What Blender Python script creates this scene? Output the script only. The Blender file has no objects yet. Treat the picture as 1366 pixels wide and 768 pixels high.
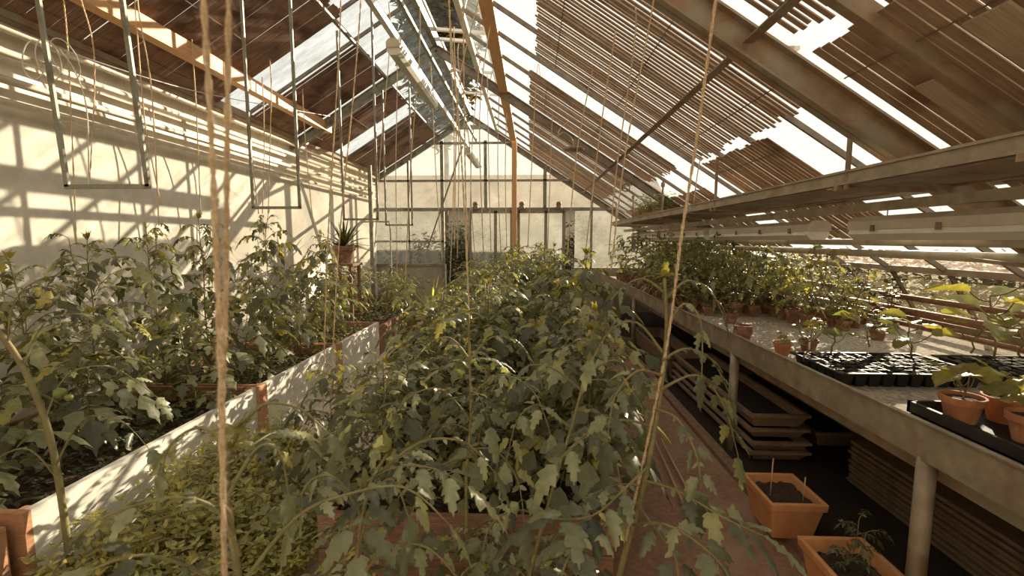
import bpy, math, random
from mathutils import Vector as V, Matrix
R = math.radians
PI = math.pi
SC = bpy.context.scene
C = SC.collection

# ---------------------------------------------------------------- camera, world, sun, exposure
F = 610.0
PITCH = math.atan(64 / F); YAW = math.atan(25 / F * math.cos(PITCH)); EYE = 1.6
cam = bpy.data.cameras.new('camera'); co = bpy.data.objects.new('camera', cam); C.objects.link(co)
co.location = (0, 0, EYE); co.rotation_euler = (R(90) - PITCH, 0, YAW)
cam.sensor_width = 36; cam.lens = F / 1366 * 36; cam.clip_start = 0.02; cam.clip_end = 300
cam.dof.use_dof = True; cam.dof.focus_distance = 3.2; cam.dof.aperture_fstop = 4.0
SC.camera = co
W = bpy.data.worlds.new('world'); SC.world = W; W.use_nodes = True
bg = W.node_tree.nodes['Background']; WN = W.node_tree.nodes; WL = W.node_tree.links     # hazy sky, brighter and warmer towards the sun
wt = WN.new('ShaderNodeTexCoord'); wd_ = WN.new('ShaderNodeVectorMath'); wd_.operation = 'DOT_PRODUCT'; wd_.inputs[1].default_value = V((1.0, 1.0, 0.35)).normalized()
wr = WN.new('ShaderNodeMapRange'); wr.inputs[1].default_value = -.7; wr.inputs[2].default_value = .75; wc = WN.new('ShaderNodeValToRGB')
wc.color_ramp.elements[0].color = (.60, .60, .55, 1); wc.color_ramp.elements[1].color = (.90, .84, .74, 1)
WL.new(wt.outputs['Generated'], wd_.inputs[0]); WL.new(wd_.outputs['Value'], wr.inputs[0]); WL.new(wr.outputs[0], wc.inputs[0]); WL.new(wc.outputs[0], bg.inputs[0])
bg.inputs[1].default_value = 1.55
sl = bpy.data.lights.new('sun', 'SUN'); sl.energy = 13.5; sl.angle = R(0.3); sl.color = (1.0, 0.82, 0.60)
so = bpy.data.objects.new('sun', sl); C.objects.link(so)
SUND = V((-1.0, -1.5, -0.54)).normalized()
so.rotation_euler = SUND.to_track_quat('-Z', 'Y').to_euler(); so.location = (8, 12, 6)
SC.view_settings.view_transform = 'Standard'; SC.view_settings.look = 'None'
SC.view_settings.exposure = 0.24; SC.view_settings.gamma = 1.0; SC.view_settings.use_curve_mapping = False

# ---------------------------------------------------------------- helpers
def ray(px, py):
    x = (px - 683) / F; y = (384 - py) / F
    fy = math.cos(PITCH) + y * math.sin(PITCH); uz = y * math.cos(PITCH) - math.sin(PITCH)
    return V((x * math.cos(YAW) - fy * math.sin(YAW), x * math.sin(YAW) + fy * math.cos(YAW), uz))
def at(px, py, X=None, Y=None, Z=None):
    d = ray(px, py)
    t = X / d.x if X is not None else Y / d.y if Y is not None else (Z - EYE) / d.z
    return V((d.x * t, d.y * t, d.z * t + EYE))
def roofR(x): return 4.3 - 0.65 * (x + 1.3)
def roofL(x): return 4.3 + 0.62 * (x + 1.3)

class MB:
    def __init__(s): s.v = []; s.f = []
    def add(s, vs, fs):
        n = len(s.v); s.v += [tuple(p) for p in vs]; s.f += [tuple(i + n for i in f) for f in fs]
    def box(s, a, b):
        x0, y0, z0 = a; x1, y1, z1 = b
        s.add([(x0,y0,z0),(x1,y0,z0),(x1,y1,z0),(x0,y1,z0),(x0,y0,z1),(x1,y0,z1),(x1,y1,z1),(x0,y1,z1)],
              [(0,3,2,1),(4,5,6,7),(0,1,5,4),(1,2,6,5),(2,3,7,6),(3,0,4,7)])
    def beam(s, p, q, w, h, up=(0, 0, 1)):
        p = V(p); q = V(q); d = (q - p).normalized(); u = V(up)
        sd = d.cross(u)
        if sd.length < 1e-4: sd = d.cross(V((1, 0, 0)))
        sd.normalize(); u = sd.cross(d).normalized()
        o = []
        for e in (p, q):
            for a, b in ((-1,-1),(1,-1),(1,1),(-1,1)): o.append(e + sd * (a * w / 2) + u * (b * h / 2))
        s.add(o, [(0,1,2,3),(7,6,5,4),(0,4,5,1),(1,5,6,2),(2,6,7,3),(3,7,4,0)])
    def ibeam(s, p, q, w, h, up=(0, 0, 1), t=0.012):
        p = V(p); q = V(q); d = (q - p).normalized(); sd = d.cross(V(up)).normalized(); u = sd.cross(d).normalized()
        s.beam(p, q, t, h, up)
        for k in (-1, 1): s.beam(p + u * k * (h / 2 - t / 2), q + u * k * (h / 2 - t / 2), w, t, up)
    def tube(s, pts, r, n=8, cap=True):
        pts = [V(p) for p in pts]; m = len(pts)
        rs = r if isinstance(r, (list, tuple)) else [r] * m
        b = len(s.v); prev = None
        for i, p in enumerate(pts):
            d = (pts[min(i + 1, m - 1)] - pts[max(i - 1, 0)])
            if d.length < 1e-9: d = V((0, 0, 1))
            d.normalize()
            if prev is None:
                a = V((0, 0, 1)) if abs(d.z) < .9 else V((1, 0, 0)); sd = d.cross(a).normalized()
            else:
                sd = prev - d * prev.dot(d)
                if sd.length < 1e-6: sd = d.orthogonal()
                sd.normalize()
            prev = sd; u = sd.cross(d)
            for k in range(n):
                an = 2 * PI * k / n; s.v.append(tuple(p + (sd * math.cos(an) + u * math.sin(an)) * rs[i]))
        for i in range(m - 1):
            for k in range(n):
                k2 = (k + 1) % n
                s.f.append((b + i*n + k, b + i*n + k2, b + (i+1)*n + k2, b + (i+1)*n + k))
        if cap and n > 2:
            s.f.append(tuple(b + k for k in range(n))[::-1]); s.f.append(tuple(b + (m-1)*n + k for k in range(n)))
    def lathe(s, prof, n=16, c=(0, 0, 0)):
        b = len(s.v)
        for r, z in prof:
            for k in range(n):
                an = 2 * PI * k / n; s.v.append((c[0] + r * math.cos(an), c[1] + r * math.sin(an), c[2] + z))
        for i in range(len(prof) - 1):
            for k in range(n):
                k2 = (k + 1) % n; s.f.append((b + i*n + k, b + i*n + k2, b + (i+1)*n + k2, b + (i+1)*n + k))
    def build(s, name, m, parent=None, loc=None, smooth=False, local=False):
        me = bpy.data.meshes.new(name)
        if parent is not None and not local:
            l = parent.location; vs = [(a - l.x, b - l.y, c - l.z) for a, b, c in s.v]; lo = (0, 0, 0)
        elif loc is not None:
            vs = [(a - loc[0], b - loc[1], c - loc[2]) for a, b, c in s.v]; lo = loc
        else: vs = s.v; lo = (0, 0, 0)
        me.from_pydata(vs, [], s.f); me.materials.append(m)
        if smooth: me.polygons.foreach_set('use_smooth', [True] * len(me.polygons))
        me.update()
        o = bpy.data.objects.new(name, me); C.objects.link(o); o.location = lo
        if parent is not None: o.parent = parent
        return o
def tag(o, label, cat, group=None, kind=None):
    o['label'] = label; o['category'] = cat
    if group: o['group'] = group
    if kind: o['kind'] = kind
    return o
def empty(name, loc, label=None, cat=None, group=None, kind=None):
    o = bpy.data.objects.new(name, None); C.objects.link(o); o.location = loc; o.empty_display_size = .05
    if label: tag(o, label, cat, group, kind)
    return o
def struct(o): o['kind'] = 'structure'; return o
def dup(root, loc, rz=0, sc=None, label=None, group=None):
    r = root.copy(); C.objects.link(r); r.location = loc; r.rotation_euler = (0, 0, rz)
    if sc: r.scale = sc
    if label: r['label'] = label
    if group: r['group'] = group
    for ch in list(root.children):
        c = ch.copy(); C.objects.link(c); c.parent = r
        for g in ch.children:
            d = g.copy(); C.objects.link(d); d.parent = c
    return r
def bez(p0, p1, p2, n=8):
    p0 = V(p0); p1 = V(p1); p2 = V(p2)
    return [p0 * (1-t)**2 + p1 * 2*t*(1-t) + p2 * t*t for t in [i / n for i in range(n + 1)]]
def spline(pts, n=5):
    pts = [V(p) for p in pts]; out = []
    for i in range(len(pts) - 1):
        a = pts[max(i-1, 0)]; b = pts[i]; c = pts[i+1]; d = pts[min(i+2, len(pts)-1)]
        for k in range(n):
            t = k / n
            out.append(0.5 * ((2*b) + (c-a)*t + (2*a-5*b+4*c-d)*t*t + (3*b-a-3*c+d)*t**3))
    out.append(pts[-1]); return out

# ---------------------------------------------------------------- materials
def mat(name, c1, c2=None, rough=.6, scale=6, metal=0, bump=0, stretch=None, c3=None, detail=6, spec=.5, contrast=(.35, .65), coord='Object', c3at=.6, c3scale=2.0):
    m = bpy.data.materials.new(name); m.use_nodes = True; nt = m.node_tree; N = nt.nodes; L = nt.links
    b = N['Principled BSDF']; b.inputs['Roughness'].default_value = rough; b.inputs['Metallic'].default_value = metal
    b.inputs['Specular IOR Level'].default_value = spec
    if c2 is None: b.inputs['Base Color'].default_value = (*c1, 1); return m
    tc = N.new('ShaderNodeTexCoord'); mp = N.new('ShaderNodeMapping'); L.new(tc.outputs[coord], mp.inputs[0])
    if stretch: mp.inputs['Scale'].default_value = stretch
    n = N.new('ShaderNodeTexNoise'); n.inputs['Scale'].default_value = scale; n.inputs['Detail'].default_value = detail
    n.inputs['Roughness'].default_value = .65
    L.new(mp.outputs[0], n.inputs['Vector'])
    r = N.new('ShaderNodeValToRGB'); L.new(n.outputs['Fac'], r.inputs[0])
    r.color_ramp.elements[0].position = contrast[0]; r.color_ramp.elements[1].position = contrast[1]
    r.color_ramp.elements[0].color = (*c1, 1); r.color_ramp.elements[1].color = (*c2, 1)
    out = r.outputs[0]
    if c3:
        n2 = N.new('ShaderNodeTexNoise'); n2.inputs['Scale'].default_value = c3scale; n2.inputs['Detail'].default_value = 8
        L.new(tc.outputs[coord], n2.inputs['Vector'])
        r2 = N.new('ShaderNodeValToRGB'); r2.color_ramp.elements[0].position = c3at - .08; r2.color_ramp.elements[1].position = c3at + .1
        L.new(n2.outputs['Fac'], r2.inputs[0])
        mx = N.new('ShaderNodeMixRGB'); mx.inputs[2].default_value = (*c3, 1)
        L.new(r2.outputs[0], mx.inputs[0]); L.new(out, mx.inputs[1]); out = mx.outputs[0]
    L.new(out, b.inputs['Base Color'])
    if bump:
        bp = N.new('ShaderNodeBump'); bp.inputs['Strength'].default_value = bump; bp.inputs['Distance'].default_value = .01
        L.new(n.outputs['Fac'], bp.inputs['Height']); L.new(bp.outputs[0], b.inputs['Normal'])
    return m
def leafmat(name, cols, trans=.28, rough=.42, hue=None):
    m = bpy.data.materials.new(name); m.use_nodes = True; nt = m.node_tree; N = nt.nodes; L = nt.links
    b = N['Principled BSDF']; b.inputs['Roughness'].default_value = rough; b.inputs['Specular IOR Level'].default_value = .6 if rough < .6 else .15
    g = N.new('ShaderNodeNewGeometry'); r = N.new('ShaderNodeValToRGB'); L.new(g.outputs['Random Per Island'], r.inputs[0])
    e = r.color_ramp.elements
    for i, (p, c) in enumerate(cols):
        if i < 2: e[i].position = p; e[i].color = (*c, 1)
        else: x = e.new(p); x.color = (*c, 1)
    tc = N.new('ShaderNodeTexCoord'); n = N.new('ShaderNodeTexNoise'); n.inputs['Scale'].default_value = 45; n.inputs['Detail'].default_value = 3
    L.new(tc.outputs['Object'], n.inputs['Vector'])
    mx = N.new('ShaderNodeMixRGB'); mx.blend_type = 'MULTIPLY'; mx.inputs[0].default_value = .5
    L.new(r.outputs[0], mx.inputs[1])
    rr = N.new('ShaderNodeValToRGB'); rr.color_ramp.elements[0].color = (.6, .6, .55, 1); rr.color_ramp.elements[1].color = (1.25, 1.25, 1.15, 1)
    rr.color_ramp.elements[0].position = .3; rr.color_ramp.elements[1].position = .7
    L.new(n.outputs['Fac'], rr.inputs[0]); L.new(rr.outputs[0], mx.inputs[2])
    L.new(mx.outputs[0], b.inputs['Base Color'])
    bp = N.new('ShaderNodeBump'); bp.inputs['Strength'].default_value = .35; bp.inputs['Distance'].default_value = .004
    L.new(n.outputs['Fac'], bp.inputs['Height']); L.new(bp.outputs[0], b.inputs['Normal'])
    t = N.new('ShaderNodeBsdfTranslucent'); h = N.new('ShaderNodeMixRGB'); h.blend_type = 'MULTIPLY'; h.inputs[0].default_value = 1
    h.inputs[2].default_value = (2.0, 1.9, .8, 1); L.new(mx.outputs[0], h.inputs[1]); L.new(h.outputs[0], t.inputs[0])
    ms = N.new('ShaderNodeMixShader'); ms.inputs[0].default_value = trans
    L.new(b.outputs[0], ms.inputs[1]); L.new(t.outputs[0], ms.inputs[2]); L.new(ms.outputs[0], N['Material Output'].inputs[0])
    return m
def glassmat(name, clear, dirtcol, dscale=3, stretch=(1, 1, 1), tint=(1, 1, 1), gloss=.06, dpos=(.35, .75), dmax=.55, dmin=.12):
    m = bpy.data.materials.new(name); m.use_nodes = True; nt = m.node_tree; N = nt.nodes; L = nt.links
    N.remove(N['Principled BSDF'])
    tr = N.new('ShaderNodeBsdfTransparent'); tr.inputs[0].default_value = (*[clear * c for c in tint], 1)
    tl = N.new('ShaderNodeBsdfTranslucent'); tl.inputs[0].default_value = (*dirtcol, 1)
    df = N.new('ShaderNodeBsdfDiffuse'); df.inputs[0].default_value = (*dirtcol, 1)
    md = N.new('ShaderNodeMixShader'); md.inputs[0].default_value = .35; L.new(tl.outputs[0], md.inputs[1]); L.new(df.outputs[0], md.inputs[2])
    tc = N.new('ShaderNodeTexCoord'); mp = N.new('ShaderNodeMapping'); mp.inputs['Scale'].default_value = stretch
    n = N.new('ShaderNodeTexNoise'); n.inputs['Scale'].default_value = dscale; n.inputs['Detail'].default_value = 9; n.inputs['Roughness'].default_value = .7
    L.new(tc.outputs['Object'], mp.inputs[0]); L.new(mp.outputs[0], n.inputs['Vector'])
    mr = N.new('ShaderNodeMapRange'); mr.inputs[1].default_value = dpos[0]; mr.inputs[2].default_value = dpos[1]; mr.inputs[3].default_value = dmin; mr.inputs[4].default_value = dmax
    L.new(n.outputs['Fac'], mr.inputs[0])
    m1 = N.new('ShaderNodeMixShader'); L.new(mr.outputs[0], m1.inputs[0]); L.new(tr.outputs[0], m1.inputs[1]); L.new(md.outputs[0], m1.inputs[2])
    gl = N.new('ShaderNodeBsdfGlossy'); gl.inputs['Roughness'].default_value = .08
    m2 = N.new('ShaderNodeMixShader'); m2.inputs[0].default_value = gloss
    L.new(m1.outputs[0], m2.inputs[1]); L.new(gl.outputs[0], m2.inputs[2]); L.new(m2.outputs[0], N['Material Output'].inputs[0])
    return m
M = {}
M['plaster'] = mat('plaster', (.62, .57, .47), (.76, .71, .61), .85, 5, bump=.25, c3=(.46, .44, .38), c3at=.62, c3scale=1.3)
M['lowwall'] = mat('low_wall', (.30, .27, .22), (.42, .39, .32), .9, 6, bump=.3)
M['path'] = mat('path_dirt', (.25, .13, .082), (.37, .21, .14), .9, 30, bump=.5, c3=(.38, .24, .155), c3scale=3)
M['concrete'] = mat('concrete', (.50, .42, .33), (.64, .55, .44), .85, 9, bump=.2)
M['curb'] = mat('curb', (.20, .115, .075), (.32, .20, .135), .85, 14, bump=.4)
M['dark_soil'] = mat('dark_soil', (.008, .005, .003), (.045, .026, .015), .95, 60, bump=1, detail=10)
M['soil'] = mat('soil', (.02, .012, .008), (.09, .055, .035), .95, 70, bump=1, detail=10)
M['galv'] = mat('galvanised', (.30, .245, .175), (.44, .375, .28), .55, 9, metal=.25, bump=.1, c3=(.27, .18, .11), c3at=.6, c3scale=6)
M['rust'] = mat('rusty_steel', (.26, .17, .105), (.42, .30, .20), .7, 8, metal=.1, bump=.2, c3=(.34, .31, .23), c3at=.55, c3scale=5)
M['bar'] = mat('glazing_bar', (.15, .11, .08), (.27, .21, .155), .6, 9)
M['green_steel'] = mat('green_grey_steel', (.20, .20, .16), (.32, .315, .25), .5, 10, metal=.2, c3=(.14, .09, .055), c3at=.62, c3scale=7)
M['white_pipe'] = mat('white_pipe', (.50, .43, .32), (.64, .56, .43), .5, 10, c3=(.35, .22, .12), c3at=.66, c3scale=9)
M['rust_pipe'] = mat('rusty_pipe', (.20, .09, .045), (.34, .17, .09), .7, 14, bump=.3)
M['bright_metal'] = mat('bright_metal', (.68, .64, .56), (.80, .76, .68), .3, 12, metal=.4)
M['lamp_white'] = mat('lamp_white', (.50, .44, .34), (.60, .53, .42), .45, 8, c3=(.36, .25, .16), c3at=.66, c3scale=4)
M['diffuser'] = mat('diffuser', (.66, .61, .52), (.74, .70, .60), .3, 5)
M['pine'] = mat('pine', (.56, .29, .12), (.72, .42, .20), .6, 7, stretch=(9, 1, 9), bump=.1)
M['loose'] = mat('pale_board', (.42, .31, .21), (.58, .46, .33), .7, 6, stretch=(1, 12, 1))
M['redwood'] = mat('reddish_wood', (.20, .095, .055), (.34, .18, .11), .7, 6, stretch=(6, 1, 14), bump=.2)
M['bedwood'] = mat('bed_board', (.22, .105, .07), (.38, .21, .14), .75, 5, stretch=(1, 5, 16), bump=.3, c3=(.50, .38, .27), c3at=.66, c3scale=5)
M['orange_wood'] = mat('orange_wood', (.42, .20, .10), (.58, .31, .17), .65, 6, stretch=(3, 3, 12))
M['white_board'] = mat('white_board', (.66, .62, .54), (.82, .79, .71), .6, 5, stretch=(1, 1, 6), bump=.15, c3=(.45, .32, .2), c3at=.72, c3scale=4)
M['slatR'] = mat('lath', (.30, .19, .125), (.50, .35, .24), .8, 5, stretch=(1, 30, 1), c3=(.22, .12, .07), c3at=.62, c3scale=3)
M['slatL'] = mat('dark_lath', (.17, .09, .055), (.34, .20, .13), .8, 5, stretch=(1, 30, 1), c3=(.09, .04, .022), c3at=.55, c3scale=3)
M['terra'] = mat('terracotta', (.42, .165, .075), (.54, .245, .125), .8, 14, bump=.15, c3=(.62, .40, .26), c3at=.66, c3scale=8)
M['terra_old'] = mat('old_terracotta', (.20, .09, .05), (.31, .155, .095), .85, 18, bump=.2, c3=(.36, .26, .18), c3at=.58, c3scale=16)
M['planter'] = mat('planter_clay', (.60, .265, .105), (.70, .35, .155), .7, 10, bump=.1, c3=(.55, .40, .26), c3at=.74, c3scale=8)
M['tray_black'] = mat('black_plastic', (.018, .017, .015), (.03, .028, .024), .6, 6, spec=.25)
M['crate'] = mat('crate_grey_brown', (.23, .15, .095), (.36, .25, .165), .8, 8, stretch=(8, 1, 8), bump=.2)
M['sheet'] = mat('sheet', (.18, .115, .07), (.30, .20, .13), .85, 10, bump=.2)
M['bench'] = mat('bench_gravel', (.24, .19, .14), (.60, .53, .43), .9, 40, bump=.5, detail=9)
M['twine'] = mat('twine', (.55, .38, .21), (.78, .60, .40), .9, 60, stretch=(1, 1, 3), bump=.5)
M['black'] = mat('black_rubber', (.012, .012, .012), (.02, .02, .02), .5, 5)
M['cable'] = mat('white_cable', (.62, .60, .52), (.7, .68, .6), .45, 5)
M['stem'] = mat('tomato_stem', (.17, .15, .055), (.28, .24, .10), .6, 18, c3=(.24, .14, .06), c3at=.62, c3scale=10)
M['bark'] = mat('bark', (.09, .055, .03), (.16, .10, .06), .9, 20)
M['bamboo'] = mat('cane', (.50, .33, .16), (.62, .44, .24), .6, 15)
M['fruit'] = mat('green_fruit', (.17, .19, .055), (.22, .24, .075), .3, 10)
M['outside'] = mat('outside_ground', (.16, .13, .07), (.30, .25, .15), .95, .8, bump=.2)
M['beige'] = mat('outside_wall', (.38, .32, .24), (.5, .43, .33), .9, 2)
GL = [(0, (.065, .070, .036)), (1, (.40, .34, .08)), (.3, (.14, .147, .078)), (.6, (.24, .247, .135)), (.88, (.34, .335, .18)), (.95, (.38, .34, .10))]
M['leaf'] = leafmat('tomato_leaf', GL)
M['leaf_near'] = leafmat('tomato_leaf_near', [(0, (.055, .060, .033)), (1, (.38, .34, .12)), (.35, (.13, .139, .082)), (.7, (.25, .262, .155)), (.9, (.35, .355, .21))], .22, .4)
M['leaf_young'] = leafmat('young_leaf', [(0, (.20, .19, .05)), (1, (.34, .27, .05)), (.5, (.25, .23, .07))], .4, .5)
M['leaf_herb'] = leafmat('herb_leaf', [(0, (.20, .195, .075)), (1, (.48, .36, .08)), (.4, (.34, .33, .13)), (.8, (.46, .43, .18))], .35, .5)
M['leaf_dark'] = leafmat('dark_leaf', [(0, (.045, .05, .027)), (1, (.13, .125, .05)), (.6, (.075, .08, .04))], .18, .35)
M['leaf_broad'] = leafmat('broad_leaf', [(0, (.17, .18, .07)), (1, (.34, .30, .08)), (.5, (.24, .24, .085))], .4, .45)
M['leaf_orange'] = leafmat('orange_leaf', [(0, (.42, .17, .03)), (1, (.55, .30, .05)), (.5, (.36, .13, .02))], .25, .9)
M['leaf_hedge'] = leafmat('hedge_leaf', [(0, (.03, .032, .013)), (1, (.35, .20, .03)), (.6, (.06, .06, .022)), (.85, (.13, .11, .03))], .12, .9)
M['glass_roof'] = glassmat('roof_glass', .86, (.36, .385, .37), 3.0, (1, 2.5, 1), (.96, 1.0, 1.0), .04, (.35, .70), .6, .16)
M['glass_vent'] = glassmat('vent_glass', .95, (.4, .42, .4), 3.0, (1, 1, 1), (1, 1, 1), .02, (.4, .8), .12, .02)
M['glass_gable'] = glassmat('gable_glass', .80, (.38, .39, .34), 1.6, (1, 1, 1), (.95, .97, .94), .10, (.3, .75), .65, .25)
M['glass_side'] = glassmat('side_glass', .72, (.17, .15, .09), 1.3, (1, 1, 1), (.97, .95, .88), .08, (.3, .75), .6, .25)

# ---------------------------------------------------------------- setting
YB, YF = -3.0, 10.0     # back gable, far gable
def sbox(name, a, b, m):
    k = MB(); k.box(a, b); return struct(k.build(name, m, loc=((a[0]+b[0])/2, (a[1]+b[1])/2, a[2])))
sbox('floor', (-3.6, YB, -.12), (1.36, YF, -.002), M['concrete'])
sbox('floor_path', (.40, YB, -.002), (1.36, YF, .012), M['path'])
k = MB(); k.box((1.36, YB, -.12), (1.44, YF, .05)); struct(k.build('trim_1', M['curb'], loc=(1.4, 3, -.12)))
sbox('floor_soil', (1.44, YB, -.12), (3.6, YF, .03), M['dark_soil'])
sbox('wall_left', (-3.62, YB, -.12), (-3.4, YF, 3.0), M['plaster'])
k = MB(); k.box((-3.40, YB, 2.98), (-3.27, YF, 3.06)); struct(k.build('trim_2', M['rust'], loc=(-3.33, 3, 2.98)))
sbox('wall_right', (3.46, YB, -.12), (3.6, YF, .88), M['lowwall'])
k = MB(); k.add([(-3.4, YB, 0), (3.5, YB, 0), (3.5, YB, .9), (3.2, YB, roofR(3.2)), (-1.3, YB, 4.3), (-3.4, YB, 3.0),
                 (-3.4, YB-.12, 0), (3.5, YB-.12, 0), (3.5, YB-.12, .9), (3.2, YB-.12, roofR(3.2)), (-1.3, YB-.12, 4.3), (-3.4, YB-.12, 3.0)],
                [(0,5,4,3,2,1), (6,7,8,9,10,11), (0,1,7,6), (1,2,8,7), (2,3,9,8), (3,4,10,9), (4,5,11,10), (5,0,6,11)])
struct(k.build('wall_back', M['plaster']))
# roof glass: two sheets with thickness, right one starts under the open ridge vent
k = MB()
def sheet(k, x0, x1, fz, y0, y1, t=.006):
    k.add([(x0, y0, fz(x0)), (x1, y0, fz(x1)), (x1, y1, fz(x1)), (x0, y1, fz(x0))], [(0, 1, 2, 3)])
sheet(k, -3.42, -1.32, roofL, YB, YF)
sheet(k, -0.72, 3.22, roofR, YB, YF)
struct(k.build('ceiling', M['glass_roof']))
# rafters and glazing bars
tn = 3
for y in (-1.5, 2.5, 6.5, YF):
    k = MB(); w, h = (.10, .15) if y < 6 else (.07, .11)
    k.ibeam((-1.3, y, 4.3 - h), (3.2, y, roofR(3.2) - h), w, h)
    struct(k.build('trim_%d' % tn, M['rust'] if y < 6 else M['bar'], loc=(0, y, 3))); tn += 1
    k = MB(); k.ibeam((-1.3, y, 4.3 - h), (-3.4, y, 3.0 - h), w, h)
    struct(k.build('trim_%d' % tn, M['green_steel'], loc=(-2, y, 3))); tn += 1
for i in range(-8, 14):
    y = 2.5 + i * 4 / 7
    if y > YF or abs(y - 2.5) < .1 or abs(y - 6.5) < .1 or y < YB: continue
    k = MB(); k.beam((-.72, y, roofR(-.72) - .02), (3.2, y, roofR(3.2) - .02), .022, .035); k.beam((3.2, y, roofR(3.2)), (3.5, y, .9), .022, .03)
    k.beam((-1.3, y, 4.3 - .02), (-3.4, y, 3.0 - .02), .022, .035)
    struct(k.build('trim_%d' % tn, M['bar'], loc=(0, y, 3))); tn += 1
def rail(p, q, w, h, m, shape='beam'):
    global tn
    k = MB()
    if shape == 'beam': k.beam(p, q, w, h)
    elif shape == 'angle': k.beam(p, q, w, .008); k.beam(V(p) + V((w/2, 0, h/2)), V(q) + V((w/2, 0, h/2)), .008, h)
    else: k.tube([p, q], w, 10)
    o = struct(k.build('trim_%d' % tn, m, loc=tuple((V(p) + V(q)) / 2))); tn += 1; return o
rail((.7, 2.02, roofR(.7) - .06), (3.15, 2.02, roofR(3.15) - .06), .05, .08, M['rust'])
rail((-1.3, YB, 4.28), (-1.3, YF, 4.28), .07, .14, M['green_steel'])            # ridge
rail((-.72, YB, roofR(-.72) - .03), (-.72, YF, roofR(-.72) - .03), .06, .07, M['white_board'])   # vent sill
rail((-1.62, YB, roofL(-1.62) - .05), (-1.62, YF, roofL(-1.62) - .05), .03, .05, M['green_steel'])
rail((1.10, YB, 2.60), (1.10, YF, 2.60), .055, .05, M['rust'], 'angle')         # purlin right
rail((-2.0, YB, roofL(-2.0) - .05), (-2.0, YF, roofL(-2.0) - .05), .035, .04, M['bar'])
rail((3.2, YB, roofR(3.2) - .02), (3.2, YF, roofR(3.2) - .02), .06, .05, M['rust'])   # eaves
rail((3.5, YB, .91), (3.5, YF, .91), .10, .05, M['white_board'])
rail((2.35, YB, roofR(2.35) - .03), (2.35, YF, roofR(2.35) - .03), .05, .04, M['bar'])
# leaning side glazing
k = MB(); k.add([(3.21, YB, roofR(3.2)), (3.5, YB, .92), (3.5, YF, .92), (3.21, YF, roofR(3.2))], [(0, 1, 2, 3)])
struct(k.build('window_1', M['glass_side']))
# ridge vent: a row of sashes hinged at the ridge and propped open
vent_y = [(-1.2, 1.0), (1.2, 3.6), (3.9, 6.3), (6.6, 8.9)]
for i, (a, b) in enumerate(vent_y):
    r = empty('window_%d' % (i + 2), (-1.3, (a + b) / 2, 4.36)); struct(r)
    p0 = V((-1.27, 0, 4.36)); p1 = V((-.60, 0, 4.36 - .06))
    k = MB()
    for y in (a, b, (a + b) / 2): k.beam((p0.x, y, p0.z), (p1.x, y, p1.z), .05, .035)
    for p in (p0, p1): k.beam((p.x, a, p.z), (p.x, b, p.z), .05, .035)
    k.build('window_frame', M['white_board'], r)
    k = MB(); k.add([(p0.x, a, p0.z), (p1.x, a, p1.z), (p1.x, b, p1.z), (p0.x, b, p0.z)], [(0, 1, 2, 3)]); k.build('pane', M['glass_vent'], r)
    k = MB(); k.beam((-.72, (a + b) / 2 - .1, roofR(-.72)), (-.62, (a + b) / 2 - .1, 4.31), .02, .02); k.build('stay_arm', M['green_steel'], r)

# far gable: low masonry, frame, panes, sliding door
G = lambda px, py: at(px, py, Y=YF)
sbox('wall_far', (-3.4, YF, -.1), (-1.88, YF + .15, 1.06), M['lowwall'])
sbox('wall_far_right', (.95, YF, -.1), (3.5, YF + .15, 1.0), M['lowwall'])
k = MB()
k.add([(-3.4, YF+.02, 1.06), (-1.88, YF+.02, 1.06), (-1.88, YF+.02, 2.28), (.95, YF+.02, 2.28), (.95, YF+.02, 1.0), (3.5, YF+.02, 1.0), (3.2, YF+.02, roofR(3.2)), (-1.3, YF+.02, 4.3), (-3.4, YF+.02, 3.0)],
      [(0, 1, 2, 8), (2, 3, 7, 8), (3, 4, 5, 6, 7)])
gw = empty('window_6', (-.5, YF, 1.06)); struct(gw); k.build('pane', M['glass_gable'], gw)
k = MB()
zb = G(600, 279).z; zm = G(600, 241).z; zt = G(600, 191).z
def gv(px, z0, z1, w=.05): x = G(px, 250).x; k.box((x - w/2, YF - .03, z0), (x + w/2, YF + .03, z1))
for px, z0 in ((590, .0), (648, zb), (727, zb), (790, 1.0), (545, 1.06)):
    x = G(px, 250).x; gv(px, z0, min(zt + .05 if px in (590, 648) else 9, (roofL(x) if x < -1.3 else roofR(x)) - .05), .07 if px in (590, 648, 727) else .04)
k.box((-3.4, YF-.03, zm-.02), (1.45, YF+.03, zm+.02)); k.box((G(560, 191).x, YF-.03, zt-.02), (G(685, 191).x, YF+.03, zt+.02))
k.box((G(588, 191).x, YF-.03, G(588, 170).z-.04), (G(650, 191).x, YF+.03, G(588, 170).z+.04))
k.box((-3.4, YF-.05, zb-.03), (2.1, YF+.05, zb+.03)); k.box((-3.4, YF-.04, 1.03), (-1.88, YF+.04, 1.08)); k.box((-3.4, YF-.03, 1.55), (-1.9, YF+.03, 1.59))
k.build('window_frame', M['green_steel'], gw)
for i, (pa, pb) in enumerate(((628, 683), (692, 752))):
    a = G(pa, 300).x; b = G(pb, 300).x; y = YF - .07
    d = empty('door_%d' % (i + 1), ((a + b) / 2, y, 0)); struct(d)
    k = MB()
    for x in (a, b, (a + b) / 2 + .1): k.box((x - .03, y - .015, .02), (x + .03, y + .015, zb - .04))
    for z in (.05, .8, zb - .06): k.box((a, y - .015, z - .03), (b, y + .015, z + .03))
    k.build('door_frame', M['green_steel'], d)
    k = MB(); k.add([(a, y, .05), (b, y, .05), (b, y, zb - .06), (a, y, zb - .06)], [(0, 1, 2, 3)]); k.build('pane', M['glass_gable'], d)
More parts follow.
